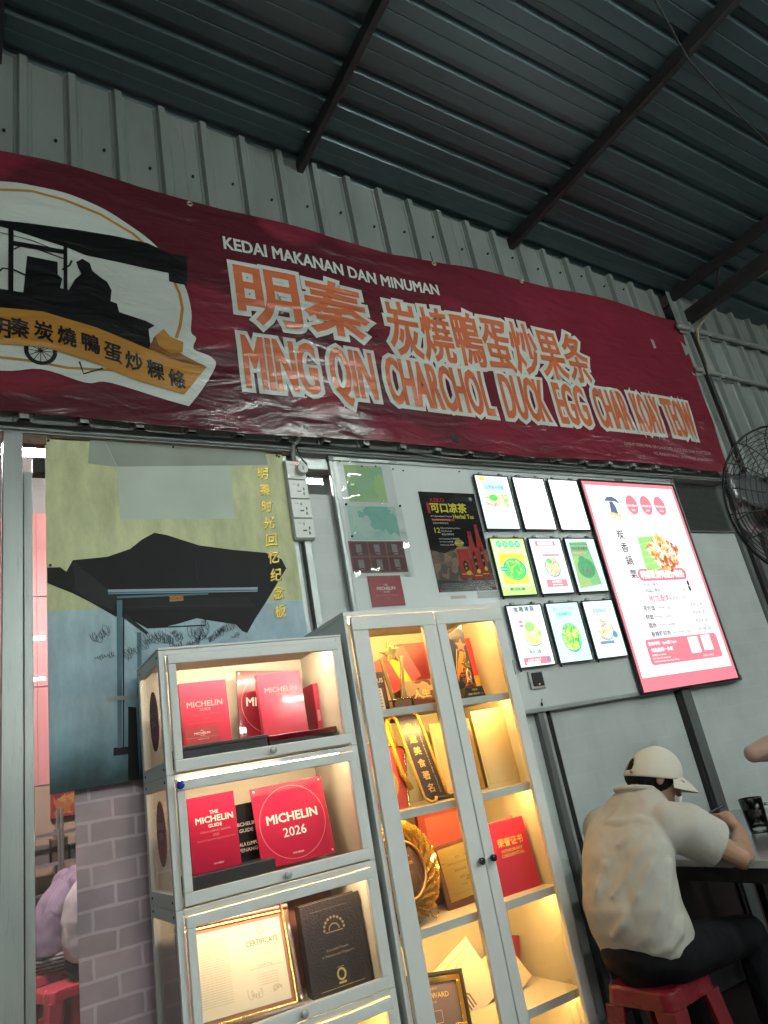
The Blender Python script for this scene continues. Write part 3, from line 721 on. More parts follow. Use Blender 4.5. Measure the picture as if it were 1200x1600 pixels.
pr.poly('print_canopy_fold', ink('print_canopy_grey2', (.016, .017, .018), var=.3), sh([(.52, 1.985), (1.03, 1.975), (1.0, 2.02), (.52, 2.03)]), 4)
pr.line('print_canopy_seam', pg, sh([(.80, 2.10), (.797, 2.19)]), .003, 4)
pr.poly('print_lamp_tube', pw, sh([(.454, 2.053), (1.047, 2.041), (1.049, 2.060), (.454, 2.071)]), 5)
pr.line('print_lamp_shade', pbl, sh([(.454, 2.058), (1.047, 2.047)]), .006, 6)
pr.poly('print_beam', pbl, sh([(.487, 2.035), (.837, 2.036), (.837, 2.043), (.484, 2.044)]), 5)
pr.line('print_beam', pg, sh([(.48, 2.0), (.84, 1.99), (1.03, 1.985)]), .005, 5)
pr.poly('print_pole', pbl, sh([(.462, 1.488), (.476, 1.488), (.504, 2.027), (.484, 2.028)]), 6)
pr.poly('print_pole_edge', pk, sh([(.480, 1.488), (.484, 1.488), (.510, 2.0), (.505, 2.0)]), 6)
pr.poly('print_brace', pg, sh([(.505, 1.959), (.584, 1.888), (.592, 1.896), (.514, 1.972)]), 6)
pr.poly('print_pole', pbl, sh([(.540, 1.66), (.556, 1.66), (.566, 1.898), (.551, 1.899)]), 6)
pr.line('print_rod', pk, sh([(.586, 1.914), (.813, 1.910), (.815, 1.935)]), .005, 6)
pr.poly('print_shadow', pk, sh([(.448, 1.465), (.506, 1.465), (.507, 1.488), (.449, 1.492)]), 6)
pr.poly('print_shadow', pk, sh([(.492, 1.374), (.530, 1.374), (.533, 1.622), (.505, 1.628)]), 5)
pr.poly('print_joint', ink('print_joint_grey', (.32, .38, .40)), sh([(.433, 1.657), (.539, 1.651), (.540, 1.665), (.434, 1.672)]), 7)
pr.poly('print_tag', ink('print_tag_orange', (.50, .22, .07)), sh([(.681, 2.013), (.735, 2.015), (.735, 2.035), (.681, 2.035)]), 6)
pr.text('print_tag_lettering', pk, 'MICHELIN', .708-OX, 2.025-OZ, .009, 7)
pr.poly('print_notice', ink('print_notice_white', (.45, .50, .50)), sh([(1.075, 1.955), (1.105, 1.955), (1.107, 1.985), (1.076, 1.985)]), 3)
gold_i = M('board_gold_lettering', (.72, .52, .08), .35, .3, var=.15, vs=20)
dark_g = M('board_gold_shadow', (.12, .09, .02), .5)
for i, ch in enumerate('明秦时光回忆纪念板'):
    z = 2.594-i*.0802-OZ; x = 1.138-OX
    vs, fs = fit_text(ch, x-.026, x+.026, z-.029, z+.029, .0012, 2)
    a = [(u+.12*(w-z), w+.10*(u-x), h) for u, w, h in vs]
    pr.put('gold_lettering', gold_i, a, fs, 9); pr.put('gold_lettering_shadow', dark_g, [(u+.003, w-.003, h) for u, w, h in a], fs, 8)
sg = ink('signature_ink', (.010, .010, .012))
for i, (x, z, w, h, n, a) in enumerate(((.42, 1.90, .07, .07, 12, .3), (.432, 1.818, .085, .035, 12, 0), (.525, 1.825, .06, .06, 10, .4), (.66, 1.862, .05, .06, 12, .2), (.70, 1.878, .06, .06, 14, -.3), (.695, 1.84, .06, .03, 10, 0), (.785, 1.89, .10, .09, 16, .2), (.79, 1.862, .06, .04, 12, 0), (.86, 1.87, .11, .05, 16, .35), (.895, 1.892, .10, .04, 14, .3), (.60, 1.86, .09, .07, 12, .5), (.62, 1.885, .10, .05, 10, .35), (.93, 1.86, .05, .03, 8, .3), (.76, 1.846, .07, .03, 12, .05))):
    pts = scribble(n, w, h, i+3); ca, sa = math.cos(a), math.sin(a)
    pr.line('signature#%d' % i, sg, [(x-OX+.8*(u*ca-v*sa), z-OZ+.8*(u*sa+v*ca)) for u, v in pts], .0015, 8)
pr.done()
for (x, z) in ((.012, .80), (.012, 1.32), (.985, 1.315), (.975, 1.32), (.50, 1.328)):
    obj('screw', MB().tube([(x, .001, z), (x, -.004, z)], .005, 8), screw_m, board)

# ---- power strip of four sockets
ps = thing('power_strip', 'white four way power strip with a round plug beside the photo board', 'power strip', (1.247, -.062, 2.273))
obj('base', MB().box(-.004, .098, .0, .042, -.004, .387), M('strip_back', (.50, .52, .50), .4), ps, bevel=.003)
for k in range(4):
    z = .0965*k
    mod = obj('socket_module', MB().box(0, .095, -.010, .0, z+.001, z+.0935), white_plastic, ps, bevel=.003)
    if k < 3:
        for (u, v, w, h) in ((.048, .036, .018, .006), (.072, .048, .006, .014), (.070, .024, .006, .014)):
            obj('socket_hole', MB().box(u-w/2, u+w/2, -.0112, -.0098, z+v-h/2, z+v+h/2), black_plastic, mod)
    obj('rocker', MB().box(.045, .051, -.013, -.0098, z+.062, z+.074), M('grey_rocker', (.30, .31, .30), .4), mod)
    obj('mark', MB().box(.018, .036, -.0108, -.0098, z+.070, z+.073), M('grey_mark', (.4, .41, .4), .4), mod)
pl = thing('plug', 'round white plug pushed into the top socket of the power strip', 'plug', (1.319, -.074, 2.610))
obj('plug_body', MB().tube([(0, .004, 0), (0, -.018, 0), (0, -.026, 0)], [.028, .028, .024], 20), white_plastic, pl, bevel=.002)
obj('pin_cover', MB().box(-.004, .004, -.028, -.0255, -.010, .010), M('grey_mark', (.4, .41, .4)), pl)
obj('neon', MB().ball((-.022, -.0155, .026), .0045, 8, 6), EM('red_neon', (1, .12, .08), 2.0), pl)
tag(obj('cable', MB().tube([(1.30, -.045, 2.655), (1.300, -.052, 2.70), (1.298, -.075, 2.735), (1.31, -.115, 2.755), (1.34, -.15, 2.80)], .012, 10), cable_m, smooth=True), 'thick grey cable rising from the power strip behind the banner', 'cable')
tag(obj('cable', MB().tube([(1.345, -.08, 2.615), (1.352, -.075, 2.64), (1.335, -.07, 2.67), (1.315, -.075, 2.71), (1.30, -.10, 2.75)], .004, 8), black_plastic, smooth=True), 'thin black cord curling up from the round plug', 'cord')
tag(obj('cable', MB().tube([(1.33, -.06, 2.742), (1.6, -.072, 2.746), (1.95, -.075, 2.752), (2.02, -.085, 2.735), (2.2, -.085, 2.722), (2.6, -.08, 2.728), (3.2, -.08, 2.73)], .005, 8), cable_m, smooth=True), 'thin grey cable sagging along the top of the whiteboard', 'cable')

# ================================================================== whiteboard
wb = thing('whiteboard', 'wide white board in an aluminium frame carrying posters and lit menu panels', 'whiteboard', (1.490, -.045, 1.382))
WW, WH = 2.545, 1.324
enamel = M('white_enamel', (.66, .70, .69), .22, var=.05, vs=2, spots=.12, spotcol=(.45, .46, .45), ss=6)
obj('board_face', MB().box(0, WW, .008, .02, 0, WH), enamel, wb)
obj('frame_top', MB().box(.022, WW-.022, .0, .024, WH-.018, WH+.004), alu, wb, bevel=.004)
obj('frame_bottom', MB().box(.022, WW-.022, .0, .024, -.004, .018), alu, wb, bevel=.004)
obj('frame_side', MB().box(-.004, .018, .0, .024, .022, WH-.022), alu, wb, bevel=.004)
obj('frame_side', MB().box(WW-.018, WW+.004, .0, .024, .022, WH-.022), alu, wb, bevel=.004)
for x in (-.007, WW-.025):
    for z in (-.007, WH-.025): obj('corner_cap', MB().box(x, x+.032, -.003, .026, z, z+.032), M('grey_corner_plastic', (.14, .15, .15), .5), wb, bevel=.004)
for (x, z) in ((.18, 1.285), (.26, 1.29), (.36, 1.28), (.42, 1.275), (.78, 1.29)): obj('speck', MB().tube([(x, .008, z), (x, .004, z)], .004, 8), screw_m, wb)
pin_r = M('red_pin', (.45, .03, .04), .3)
def sheet_on_board(name, label, cat, x0, x1, z0, z1, mat, y=-.040, group=None):
    o = thing(name, label, cat, (x0, y, z0), group=group)
    obj('sheet', MB().box(0, x1-x0, 0, .001, 0, z1-z0), mat, o)
    return o
# green papers in clear sleeves
g1 = FOOD('green_paper_print', [(.30, .50, .20), (.36, .55, .22), (.22, .50, .30), (.30, .52, .28)], 0.0, 12)
g2 = FOOD('teal_paper_print', [(.30, .52, .46), (.40, .56, .50), (.16, .42, .36), (.34, .54, .48)], 0.0, 10)
tag(obj('green_paper', MB().box(1.567, 1.782, -.0375, -.0365, 2.474, 2.672), g1), 'bright yellow green sheet in the upper clear sleeve', 'paper')
tag(obj('teal_paper', MB().box(1.545, 1.815, -.0375, -.0365, 2.276, 2.452), g2), 'pale teal sheet under the upper half of the lower clear sleeve', 'paper')
sleeve = GLASS('clear_plastic_sleeve', (.98, .99, .985), 1.0, .07, dirt=.06)
def sleeve_mesh(x0, x1, z0, z1, sd):
    n = 24; vs = []; fs = []
    for j in range(n+1):
        for i in range(n+1):
            x = x0+(x1-x0)*i/n; z = z0+(z1-z0)*j/n
            vs.append((x, -.043-.010*abs(noise.noise((x*6+sd, z*9, sd)))-.0012*abs(noise.noise((x*22, z*16+x*9, sd))), z))
    for j in range(n):
        for i in range(n): a = j*(n+1)+i; fs.append((a, a+1, a+n+2, a+n+1))
    return MB().add(vs, fs)
tag(obj('plastic_sleeve', sleeve_mesh(1.527, 1.835, 2.452, 2.690, 1.), sleeve, smooth=True), 'crinkled clear plastic sleeve over the yellow green sheet', 'plastic sleeve')
tag(obj('plastic_sleeve', sleeve_mesh(1.522, 1.850, 2.085, 2.448, 4.), sleeve, smooth=True), 'crinkled clear plastic sleeve over the teal and red sheets', 'plastic sleeve')
bs = sheet_on_board('glass_advert', 'dark red advert sheet with six pictures of drinking glasses', 'advert', 1.520, 1.820, 2.112, 2.270, M('advert_red', (.17, .02, .025), .3, coat=.4))
pr = PR(bs, 0)
for i in range(3):
    for j in range(2):
        pr.rect('advert_picture', ink('advert_red_dark', (.075, .015, .02)), .008+i*.098, .098+i*.098, .008+j*.076, .076+j*.076, 1)
        pr.rect('advert_glass', ink('advert_glass_grey', (.20, .16, .17), var=.4, vs=60), .035+i*.098, .065+i*.098, .025+j*.076, .065+j*.076, 2)
        pr.text('advert_lettering', ink('advert_white', (.55, .5, .5)), 'GLASS', .053+i*.098, .017+j*.076, .006, 2)
pr.done()
wine = M('wine_red_card', (.26, .022, .030), .3, coat=.3, var=.05)
cream_i = ink('pale_print', (.72, .62, .58))
cb = sheet_on_board('guide_card', 'small dark red award card stuck below the clear sleeves on the whiteboard', 'card', 1.588, 1.768, 1.949, 2.097, wine)
pr = PR(cb, 0)
pr.text('lettering', cream_i, 'THE', .09, .103, .008); pr.text('lettering', cream_i, 'MICHELIN', .09, .086, .016, bev=.0006); pr.text('lettering', cream_i, 'GUIDE', .09, .069, .008)
pr.text('small_lettering', ink('dim_pale_print', (.42, .22, .2)), 'KUALA LUMPUR  PENANG', .09, .052, .0075); pr.text('small_lettering', ink('dim_pale_print', (.42, .22, .2)), '2023', .09, .038, .008)
pr.done()
# black herbal tea poster
hp = sheet_on_board('drink_poster', 'glossy black poster of red herbal tea bottles with yellow characters', 'poster', 1.973, 2.332, 2.004, 2.542, M('glossy_black_poster', (.014, .012, .012), .16, var=.2, vs=6, bump=.10, bs=9, coat=.6))
pr = PR(hp, 0); yel = ink('poster_yellow', (.55, .50, .05)); wht = ink('poster_white', (.6, .6, .58)); prd = ink('poster_red', (.35, .02, .02))
pr.poly('print_table', FOOD('poster_brown_print', [(.10, .055, .03), (.05, .028, .018), (.16, .10, .055), (.03, .02, .015)], 0.0, 30), [(0.0, .06), (.359, .05), (.359, .22), (.20, .24), (.08, .20), (0, .22)], 1)
pr.fit('print_brand', prd, 'KEKO', .062, .15, .480, .505, bev=.001)
pr.fit('print_title', yel, '可口凉茶', .052, .285, .420, .480, bev=.0035)
pr.fit('print_title', yel, 'Herbal Tea', .185, .32, .390, .415, bev=.001)
pr.rect('print_strip', prd, .035, .05, .418, .475); pr.rect('print_strip', prd, .047, .19, .376, .388)
pr.text('print_lettering', wht, 'A Truly Authentic Tropical', .045, .401, .011, align='L', wmax=.135); pr.text('print_lettering', wht, 'Centuries old Secret Recipe', .05, .382, .009, align='L', wmax=.135)
pr.text('print_lettering', wht, '正宗古方精华所在地', .05, .364, .010, align='L')
pr.fit('print_number', yel, '12', .050, .085, .310, .340, bev=.001)
for i, s in enumerate(('Selected Herbal Ingredients,', 'Fully Decocted', '精选上等草药材', 'No Preservative 不含防腐剂', 'No Colouring 无色素', 'No Flavouring 无香精')):
    pr.text('print_lettering', wht, s, .090 if i < 3 else .068, .336-i*.0165-(.008 if i > 2 else 0), .010, align='L', wmax=.16)
for k, (x0, w, h, zb) in enumerate(((.195, .072, .155, .07), (.262, .052, .26, .06), (.312, .044, .29, .068))):
    rd = ink('poster_bottle_red', (.32, .03, .025), var=.15, vs=30)
    lv = 3+2*k
    if k == 0: pr.rrect('print_can', rd, x0-w/2, x0+w/2, zb, zb+h, .006, lv); pr.rect('print_can_lid', ink('poster_tan', (.40, .26, .16)), x0-w/2+.003, x0+w/2-.003, zb+h-.004, zb+h+.006, lv)
    else:
        n = w*.26
        pr.poly('print_bottle', rd, [(x0-w/2, zb), (x0+w/2, zb), (x0+w/2, zb+h*.55), (x0+n, zb+h*.80), (x0+n, zb+h*.9), (x0-n, zb+h*.9), (x0-n, zb+h*.80), (x0-w/2, zb+h*.55)], lv)
        pr.rect('print_bottle_cap', ink('poster_cap', (.20, .02, .03)), x0-n, x0+n, zb+h*.9, zb+h, lv)
    pr.ell('print_label', pk, x0, zb+h*.38, w*.22, h*.20, lv+1)
    for i, ch in enumerate('凉茶'): pr.text('print_label_lettering', ink('poster_gold', (.5, .36, .12)), ch, x0, zb+h*.45-i*h*.14, .016, lv+2)
    pr.ell('print_fruit', yel, x0+w*.15, zb+h*.16, w*.22, .012, lv+1); pr.rect('print_stripe', ink('poster_gold', (.5, .36, .12)), x0-w/2+.002, x0+w/2-.002, zb+.016, zb+.021, lv+1)
pr.ell('print_seal', ink('poster_grey', (.3, .3, .3)), .325, .505, .011, .011)
pr.ell('print_pineapple', ink('poster_olive', (.28, .24, .05)), .185, .255, .028, .02, 2); pr.text('print_lettering', wht, 'since 1999', .185, .255, .010, 3)
for i in range(3): pr.text('print_small', ink('poster_grey', (.3, .3, .3)), 'Tropical Beverage Industries Sdn Bhd Penang', .02, .040-.009*i, .006, align='L', wmax=.13)
pr.done()
for (x, z) in ((.008, .008), (.35, .012)): obj('pin', MB().ball((x, -.004, z), .006, 8, 6), pin_r, hp)
for i, (x, z) in enumerate(((1.545, 2.682), (1.537, 2.452), (1.838, 2.452), (1.540, 2.29))):
    tag(obj('push_pin', MB().ball((x, -.053, z), (.006, .008, .006), 8, 6), [yel, black_plastic, black_plastic, black_plastic][i]), ['yellow push pin at the top left of the upper sleeve', 'black push pin between the two sleeves on the left', 'black push pin between the two sleeves on the right', 'black push pin on the left of the red advert sheet'][i], 'push pin')
tag(obj('tape_strip', MB().box(2.20, 2.335, -.038, -.0365, 1.965, 1.998), M('grey_tape', (.42, .44, .42), .3)), 'grey strip of tape below the black drink poster, at its right', 'tape')
tag(obj('tape_strip', MB().box(2.035, 2.13, -.038, -.0365, 1.968, 1.984), M('brown_tape', (.42, .36, .33), .3)), 'short brownish strip of tape below the black drink poster', 'tape')

# ---- nine small lit panels
LB = 1.35
lw = EM('lit_white', (.93, 1.0, .99), LB*1.35); lsoft = EM('lit_soft_white', (.78, .93, .95), LB); lpale = EM('lit_pale_cyan', (.60, .86, .86), LB); lgreen = EM('lit_green', (.10, .62, .12), LB); llime = EM('lit_lime', (.50, .88, .22), LB)
lyel = EM('lit_yellow', (.95, .85, .05), LB); lpink = EM('lit_pink', (.92, .22, .28), LB); lblue = EM('lit_blue', (.14, .38, .55), LB*.8); ldark = EM('lit_dark_grey', (.10, .13, .15), LB*.6); lgrey = EM('lit_grey', (.45, .52, .55), LB*.8); lteal = EM('lit_teal', (.02, .45, .38), LB); ldg = EM('lit_deep_green', (.03, .28, .10), LB)
fd = [FOOD('noodle_print_%d' % i, c, LB, 90) for i, c in enumerate((
    [(.9, .35, .25), (.25, .6, .2), (.95, .6, .4), (.85, .2, .3), (.9, .8, .6)],
    [(.05, .5, .1), (.1, .62, .1), (.5, .75, .1), (.05, .42, .1)],
    [(.7, .5, .35), (.3, .55, .15), (.85, .3, .3), (.9, .75, .6), (.4, .5, .3)],
    [(.05, .22, .1), (.15, .12, .08), (.03, .3, .12), (.1, .2, .08)],
    [(.9, .6, .25), (.3, .65, .2), (.9, .8, .55), (.7, .45, .3), (.95, .85, .3)],
    [(.1, .55, .15), (.6, .75, .1), (.05, .4, .1), (.3, .65, .2), (.85, .8, .2)],
    [(.9, .45, .3), (.4, .6, .3), (.9, .85, .75), (.6, .25, .25), (.8, .7, .5)]))]
lab9 = ['lit menu panel with a noodle photo above an empty white half, top left of nine', 'overexposed blank white lit panel between the first panel and another blank one', 'overexposed blank white lit panel beside the big pink menu',
        'lit menu panel in lime and yellow with a green dish', 'lit menu panel with a pink title over a noodle bowl, centre of nine', 'lit menu panel in dark green with a green bowl next to the big pink menu',
        'lit menu panel with a pink foot strip, bottom left of nine', 'lit pale cyan menu panel with an oval green curry dish', 'lit menu panel with a noodle bowl and dark border line, bottom right of nine']
W9, H9 = .240, .322
for r in range(3):
    for c in range(3):
        i = r*3+c
        o = thing('lightbox', lab9[i], 'menu panel', (2.343+c*.2675, -.062, 2.328-r*.3675), group='small lit menu panels on the whiteboard')
        obj('frame', MB().box(0, W9, 0, .012, 0, .006).box(0, W9, 0, .012, H9-.006, H9).box(0, .006, 0, .012, .006, H9-.006).box(W9-.006, W9, 0, .012, .006, H9-.006), black_plastic, o, bevel=.0015)
        obj('back', MB().box(.004, W9-.004, .008, .0125, .004, H9-.004), black_plastic, o)
        obj('diffuser', MB().box(.006, W9-.006, .004, .0075, .006, H9-.006), lw if i in (1, 2) else (lsoft if i in (0, 4, 6, 8) else (lpale if i in (5, 7) else llime)), o)
        for x in (.05, W9-.05): obj('clip', MB().box(x-.012, x+.012, -.002, .016, H9+.001, H9+.014), alu, o, bevel=.002)
        obj('corner_hook', MB().tube([(.0, -.004, .0), (-.006, -.006, -.006), (.0, .0, -.012)], .005, 6), black_plastic, o)
        pr = PR(o, .004); cx = W9/2
        if i == 0:
            pr.rect('print_sky', EM('lit_mist', (.55, .72, .75), LB), .04, .20, .17, .30); pr.fit('print_title', lblue, '古早味干捞面', .06, .19, .235, .262, bev=.0005); pr.text('print_small', lgrey, 'TRADITIONAL DRY NOODLE', cx, .222, .007, wmax=.15)
            pr.rect('print_photo', fd[0], .045, .205, .135, .21, 2); pr.ell('print_leaf', lgreen, .10, .185, .03, .02, 3); pr.ell('print_crest', lyel, .05, .298, .02, .012, 2); pr.text('print_small', lyel, '明秦炭烧鸭蛋炒粿条', .14, .302, .010, wmax=.13)
            pr.rect('print_foot', lpale, .01, .20, .012, .06, 1)
        elif i == 3:
            pr.rect('print_ground', EM('lit_pale_lime', (.62, .95, .45), LB), .012, W9-.012, .05, H9-.015)
            for k, ch in enumerate('奶香麻辣'): pr.ell('print_disc', lteal, .058+k*.042, .285, .019, .019, 2, 18); pr.text('print_title', llime, ch, .058+k*.042, .285, .024, 3, .0004)
            pr.rect('print_band', EM('lit_tan', (.65, .70, .30), LB), .05, .19, .245, .262, 2); pr.rrect('print_card', lyel, .035, .205, .065, .232, .01, 2); pr.ell('print_bowl', lteal, .125, .145, .078, .062, 3); pr.ell('print_dish', fd[1], .122, .142, .066, .055, 4)
            pr.rect('print_tag', lteal, .03, .075, .135, .16, 5); pr.text('print_tag_lettering', llime, 'LAKSA', .052, .147, .010, 6); pr.rect('print_strip', ldg, .06, .16, .030, .045, 2); pr.text('print_strip_lettering', llime, '招牌热卖 推荐', .11, .0375, .010, 3)
        elif i == 4:
            pr.rect('print_banner', lpink, .045, .19, .275, .303); pr.fit('print_title', lw, '老板娘推荐', .06, .175, .279, .300, bev=.0006); pr.text('print_small', lgrey, 'SPECIAL', cx, .258, .010); pr.text('print_small', lgrey, '叻沙炒粿条', cx, .242, .012)
            pr.rect('print_strip', lpink, .075, .20, .215, .227); pr.ell('print_bowl', lblue, .128, .150, .056, .056, 2); pr.ell('print_dish', fd[2], .128, .152, .050, .050, 3); pr.ell('print_leaf', lgreen, .115, .185, .018, .014, 4)
            pr.rect('print_foot_strip', lpink, .055, .205, .040, .082, 2); pr.text('print_strip_lettering', lw, '配料随意加', .13, .069, .013, 3); pr.text('print_strip_lettering', lw, 'add any topping', .13, .052, .010, 3); pr.text('print_price', ldark, 'Rm10 /12 /14', cx, .026, .010); pr.frame('print_line', lgrey, .04, .215, .014, .31, .0012, 1)
        elif i == 5:
            pr.poly('print_ground', EM('lit_mid_green', (.20, .50, .20), LB*.8), [(.022, .025), (.20, .045), (.17, .300), (.030, .295)], 1); pr.poly('print_ground', EM('lit_leaf', (.35, .55, .18), LB*.8), [(.022, .025), (.12, .035), (.10, .21), (.026, .21)], 2)
            pr.text('print_title', ldark, 'Herbal Clear Broth', .105, .285, .012, 3); pr.fit('print_title', ldark, '药材清汤粿条', .04, .165, .245, .268, 3, .0006); pr.rect('print_strip', EM('lit_orange', (.85, .35, .15), LB*.8), .045, .135, .225, .235, 3)
            pr.ell('print_bowl', ldg, .112, .140, .066, .058, 3); pr.ell('print_dish', fd[3], .115, .135, .040, .034, 4); pr.ell('print_leaf', ldg, .095, .192, .026, .02, 4)
        elif i == 6:
            for k in range(4): pr.text('print_title', ldark, '咖喱猪肠粉'[k], .062+k*.036, .297, .030, 2, .0014)
            pr.text('print_small', lgrey, 'HOT SPICY CURRY', cx-.01, .270, .009); pr.text('print_small', lgrey, '招牌推荐', .06, .252, .011); pr.ell('print_badge', lpink, .075, .222, .017, .019, 2); pr.text('print_badge_lettering', lw, '新品', .075, .222, .013, 3)
            pr.ell('print_plate', lgrey, .135, .160, .062, .060, 2); pr.ell('print_dish', fd[4], .135, .165, .060, .055, 3); pr.ell('print_leaf', EM('lit_fresh_green', (.35, .75, .2), LB), .125, .205, .034, .026, 4); pr.ell('print_egg', lyel, .150, .125, .011, .011, 4)
            pr.frame('print_line', lgrey, .065, .19, .058, .095, .0015, 1); pr.text('print_price', ldark, 'Rm 28', .125, .077, .020, 2, .0008)
            pr.rect('print_strip', lpink, .035, .215, .014, .050, 2); pr.text('print_strip_lettering', lw, '全天供应 欢迎外带', .105, .038, .010, 3); pr.rrect('print_strip_pill', lw, .05, .14, .018, .029, .005, 3); pr.rect('print_mark', lblue, .185, .205, .018, .046, 3)
        elif i == 7:
            pr.fit('print_title', lteal, 'Spicy Curry Laksa', .045, .195, .275, .300); pr.fit('print_title', lteal, '甘香咖喱叻沙', .058, .175, .245, .268, bev=.0007); pr.frame('print_line', lgrey, .06, .15, .215, .232, .001, 1); pr.text('print_small', lgrey, '椰香浓郁', .105, .2235, .010)
            pr.ell('print_plate', lteal, .128, .130, .066, .078, 2); pr.ell('print_dish', fd[5], .127, .132, .061, .072, 3); pr.rect('print_mark', EM('lit_mist', (.55, .72, .75), LB), .175, .205, .018, .045, 2)
        elif i == 8:
            pr.line('print_line', ldark, [(.028, .31), (.030, .016), (.212, .016), (.212, .31)], .0022, 2); pr.text('print_small', ldark, 'SIGNATURE', cx, .292, .012)
            for k in range(5): pr.ell('print_disc', lblue, .078+k*.021, .262, .010, .011, 2, 14); pr.text('print_disc_lettering', lw, '招牌云吞面'[k], .078+k*.021, .262, .011, 3)
            pr.ell('print_plate', lgrey, .122, .155, .064, .060, 2); pr.ell('print_dish', fd[6], .120, .162, .058, .056, 3); pr.ell('print_badge', lblue, .185, .125, .018, .020, 4); pr.rect('print_strip', EM('lit_slate', (.22, .38, .42), LB*.8), .055, .165, .078, .094, 2)
            for k in range(3): pr.text('print_small', lblue, ['springy noodle with dumpling', 'char siew and greens', 'RM 10 / RM 12'][k], cx, .063-k*.014, .007, wmax=.15)
        pr.done()
    
# ---- the tall lit menu board
mbx = thing('lit_menu_board', 'tall glowing white menu board with a pink border and a plate of noodles', 'menu board', (3.137, -.070, 1.385))
MW, MH = .850, 1.268
obj('frame', MB().box(-.006, MW+.006, 0, .022, -.006, .006).box(-.006, MW+.006, 0, .022, MH-.006, MH+.006).box(-.006, .006, 0, .022, .006, MH-.006).box(MW-.006, MW+.006, 0, .022, .006, MH-.006), black_plastic, mbx, bevel=.002)
obj('back', MB().box(.0, MW, .014, .0215, .0, MH), black_plastic, mbx)
LP = 1.30
mpink = EM('menu_pink', (.90, .24, .30), LP*.85); mwhite = EM('menu_white', (1.0, .985, .99), LP*.95); mink = EM('menu_dark_ink', (.04, .04, .06), LP*.6); mgrey = EM('menu_grey_ink', (.30, .30, .34), LP*.8); mred = EM('menu_red_ink', (.72, .25, .30), LP*.8)
obj('diffuser', MB().box(.006, MW-.006, .006, .0135, .006, MH-.006), mpink, mbx)
pr = PR(mbx, .006)
pr.rect('white_panel', mwhite, .030, MW-.030, .080, MH-.030, 1)
pr.frame('border_line', mgrey, .052, MW-.052, .118, MH-.058, .0025, 2); pr.frame('border_line', EM('menu_pale_line', (.75, .65, .68), LP), .045, MW-.045, .108, MH-.05, .0015, 2)
for (x, z, s) in ((.075, MH-.085, 1), (MW-.075, MH-.085, -1), (.075, .15, 1), (MW-.075, .15, -1)):
    pr.line('corner_ornament', mgrey, [(x-.02*s, z), (x, z+.012), (x+.02*s, z+.004), (x+.035*s, z+.015)], .003, 3); pr.line('corner_ornament', mgrey, [(x-.018*s, z-.03), (x-.008*s, z-.01), (x-.02*s, z)], .003, 3)
# emblem of the cart, three award ovals
pr.poly('emblem_canopy', EM('menu_emblem_blue', (.12, .16, .30), LP*.8), [(.155, 1.135), (.245, 1.135), (.285, 1.115), (.27, 1.145), (.235, 1.165), (.185, 1.162)], 3)
pr.poly('emblem_cart', EM('menu_emblem_blue', (.12, .16, .30), LP*.8), [(.185, 1.055), (.245, 1.05), (.24, 1.10), (.225, 1.132), (.195, 1.132), (.19, 1.09)], 3)
pr.poly('emblem_ribbon', EM('menu_emblem_gold', (.80, .65, .28), LP*.9), [(.165, 1.045), (.27, 1.025), (.275, 1.045), (.17, 1.068)], 4); pr.line('emblem_ring', mgrey, [(.155, 1.14), (.175, 1.19), (.22, 1.20), (.265, 1.18), (.28, 1.14)], .003, 3)
for k, yv in enumerate(('2023', '2024', '2025')):
    x = .392+k*.130
    pr.ell('award_oval', mpink, x, 1.115, .052, .066, 3); pr.text('award_lettering', mwhite, 'MICHELIN', x, 1.110, .015, 4, .0008, wmax=.084); pr.text('award_lettering', mwhite, yv, x, 1.080, .013, 4, .0005)
pr.frame('card_line', mgrey, .135, MW-.095, .560, .985, .0022, 2)
for k, ch in enumerate('炭香鍋氣'): pr.text('side_lettering', mink, ch, .205+.004*k, .918-k*.082, .062, 3, .0016)
pr.poly('banana_leaf', EM('menu_leaf', (.30, .68, .18), LP*.9), [(.335, .665), (.60, .700), (.50, .91), (.345, .90)], 3)
for k in range(5): pr.line('leaf_vein', EM('menu_leaf_pale', (.50, .80, .30), LP), [(.34, .685+.042*k), (.46, .70+.042*k)], .006, 4)
dishm = FOOD('fried_noodle_print', [(.62, .17, .06), (.85, .48, .16), (.40, .09, .05), (.93, .72, .45), (.72, .26, .10), (.55, .14, .08), (.95, .86, .75)], LP*.85, 38)
rnd = random.Random(4)
pts = [(.545+.135*(1+.14*math.sin(5*a)+.08*rnd.uniform(-1, 1))*math.cos(a), .800+.115*(1+.12*math.cos(4*a)+.08*rnd.uniform(-1, 1))*math.sin(a)) for a in [k*2*math.pi/40 for k in range(40)]]
pr.poly('noodle_photo', dishm, pts, 5)
for k in range(60):
    a = rnd.uniform(0, 6.28); q = rnd.uniform(0, 1)**.5
    x = .545+.13*q*math.cos(a); z = .80+.105*q*math.sin(a); l = rnd.uniform(.008, .03); b = rnd.uniform(0, 3.1)
    c = [(.95, .82, .55), (.75, .30, .10), (.45, .10, .05), (.9, .55, .2), (.98, .93, .85)][k % 5]
    pr.poly('noodle_strand', EM('menu_dish_%d' % (k % 5), c, LP*.85), [(x-l*math.cos(b), z-l*math.sin(b)), (x+.006*math.sin(b), z-.006*math.cos(b)), (x+l*math.cos(b), z+l*math.sin(b)), (x-.005*math.sin(b), z+.005*math.cos(b))], 6)
pr.rrect('title_pill', EM('menu_pill_red', (.75, .20, .24), LP*.85), .250, .685, .590+.035, .700, .034, 3); pr.fit('title_lettering', mwhite, '明秦炭烧鸭蛋炒粿条', .272, .663, .636, .690, 4, .0022)
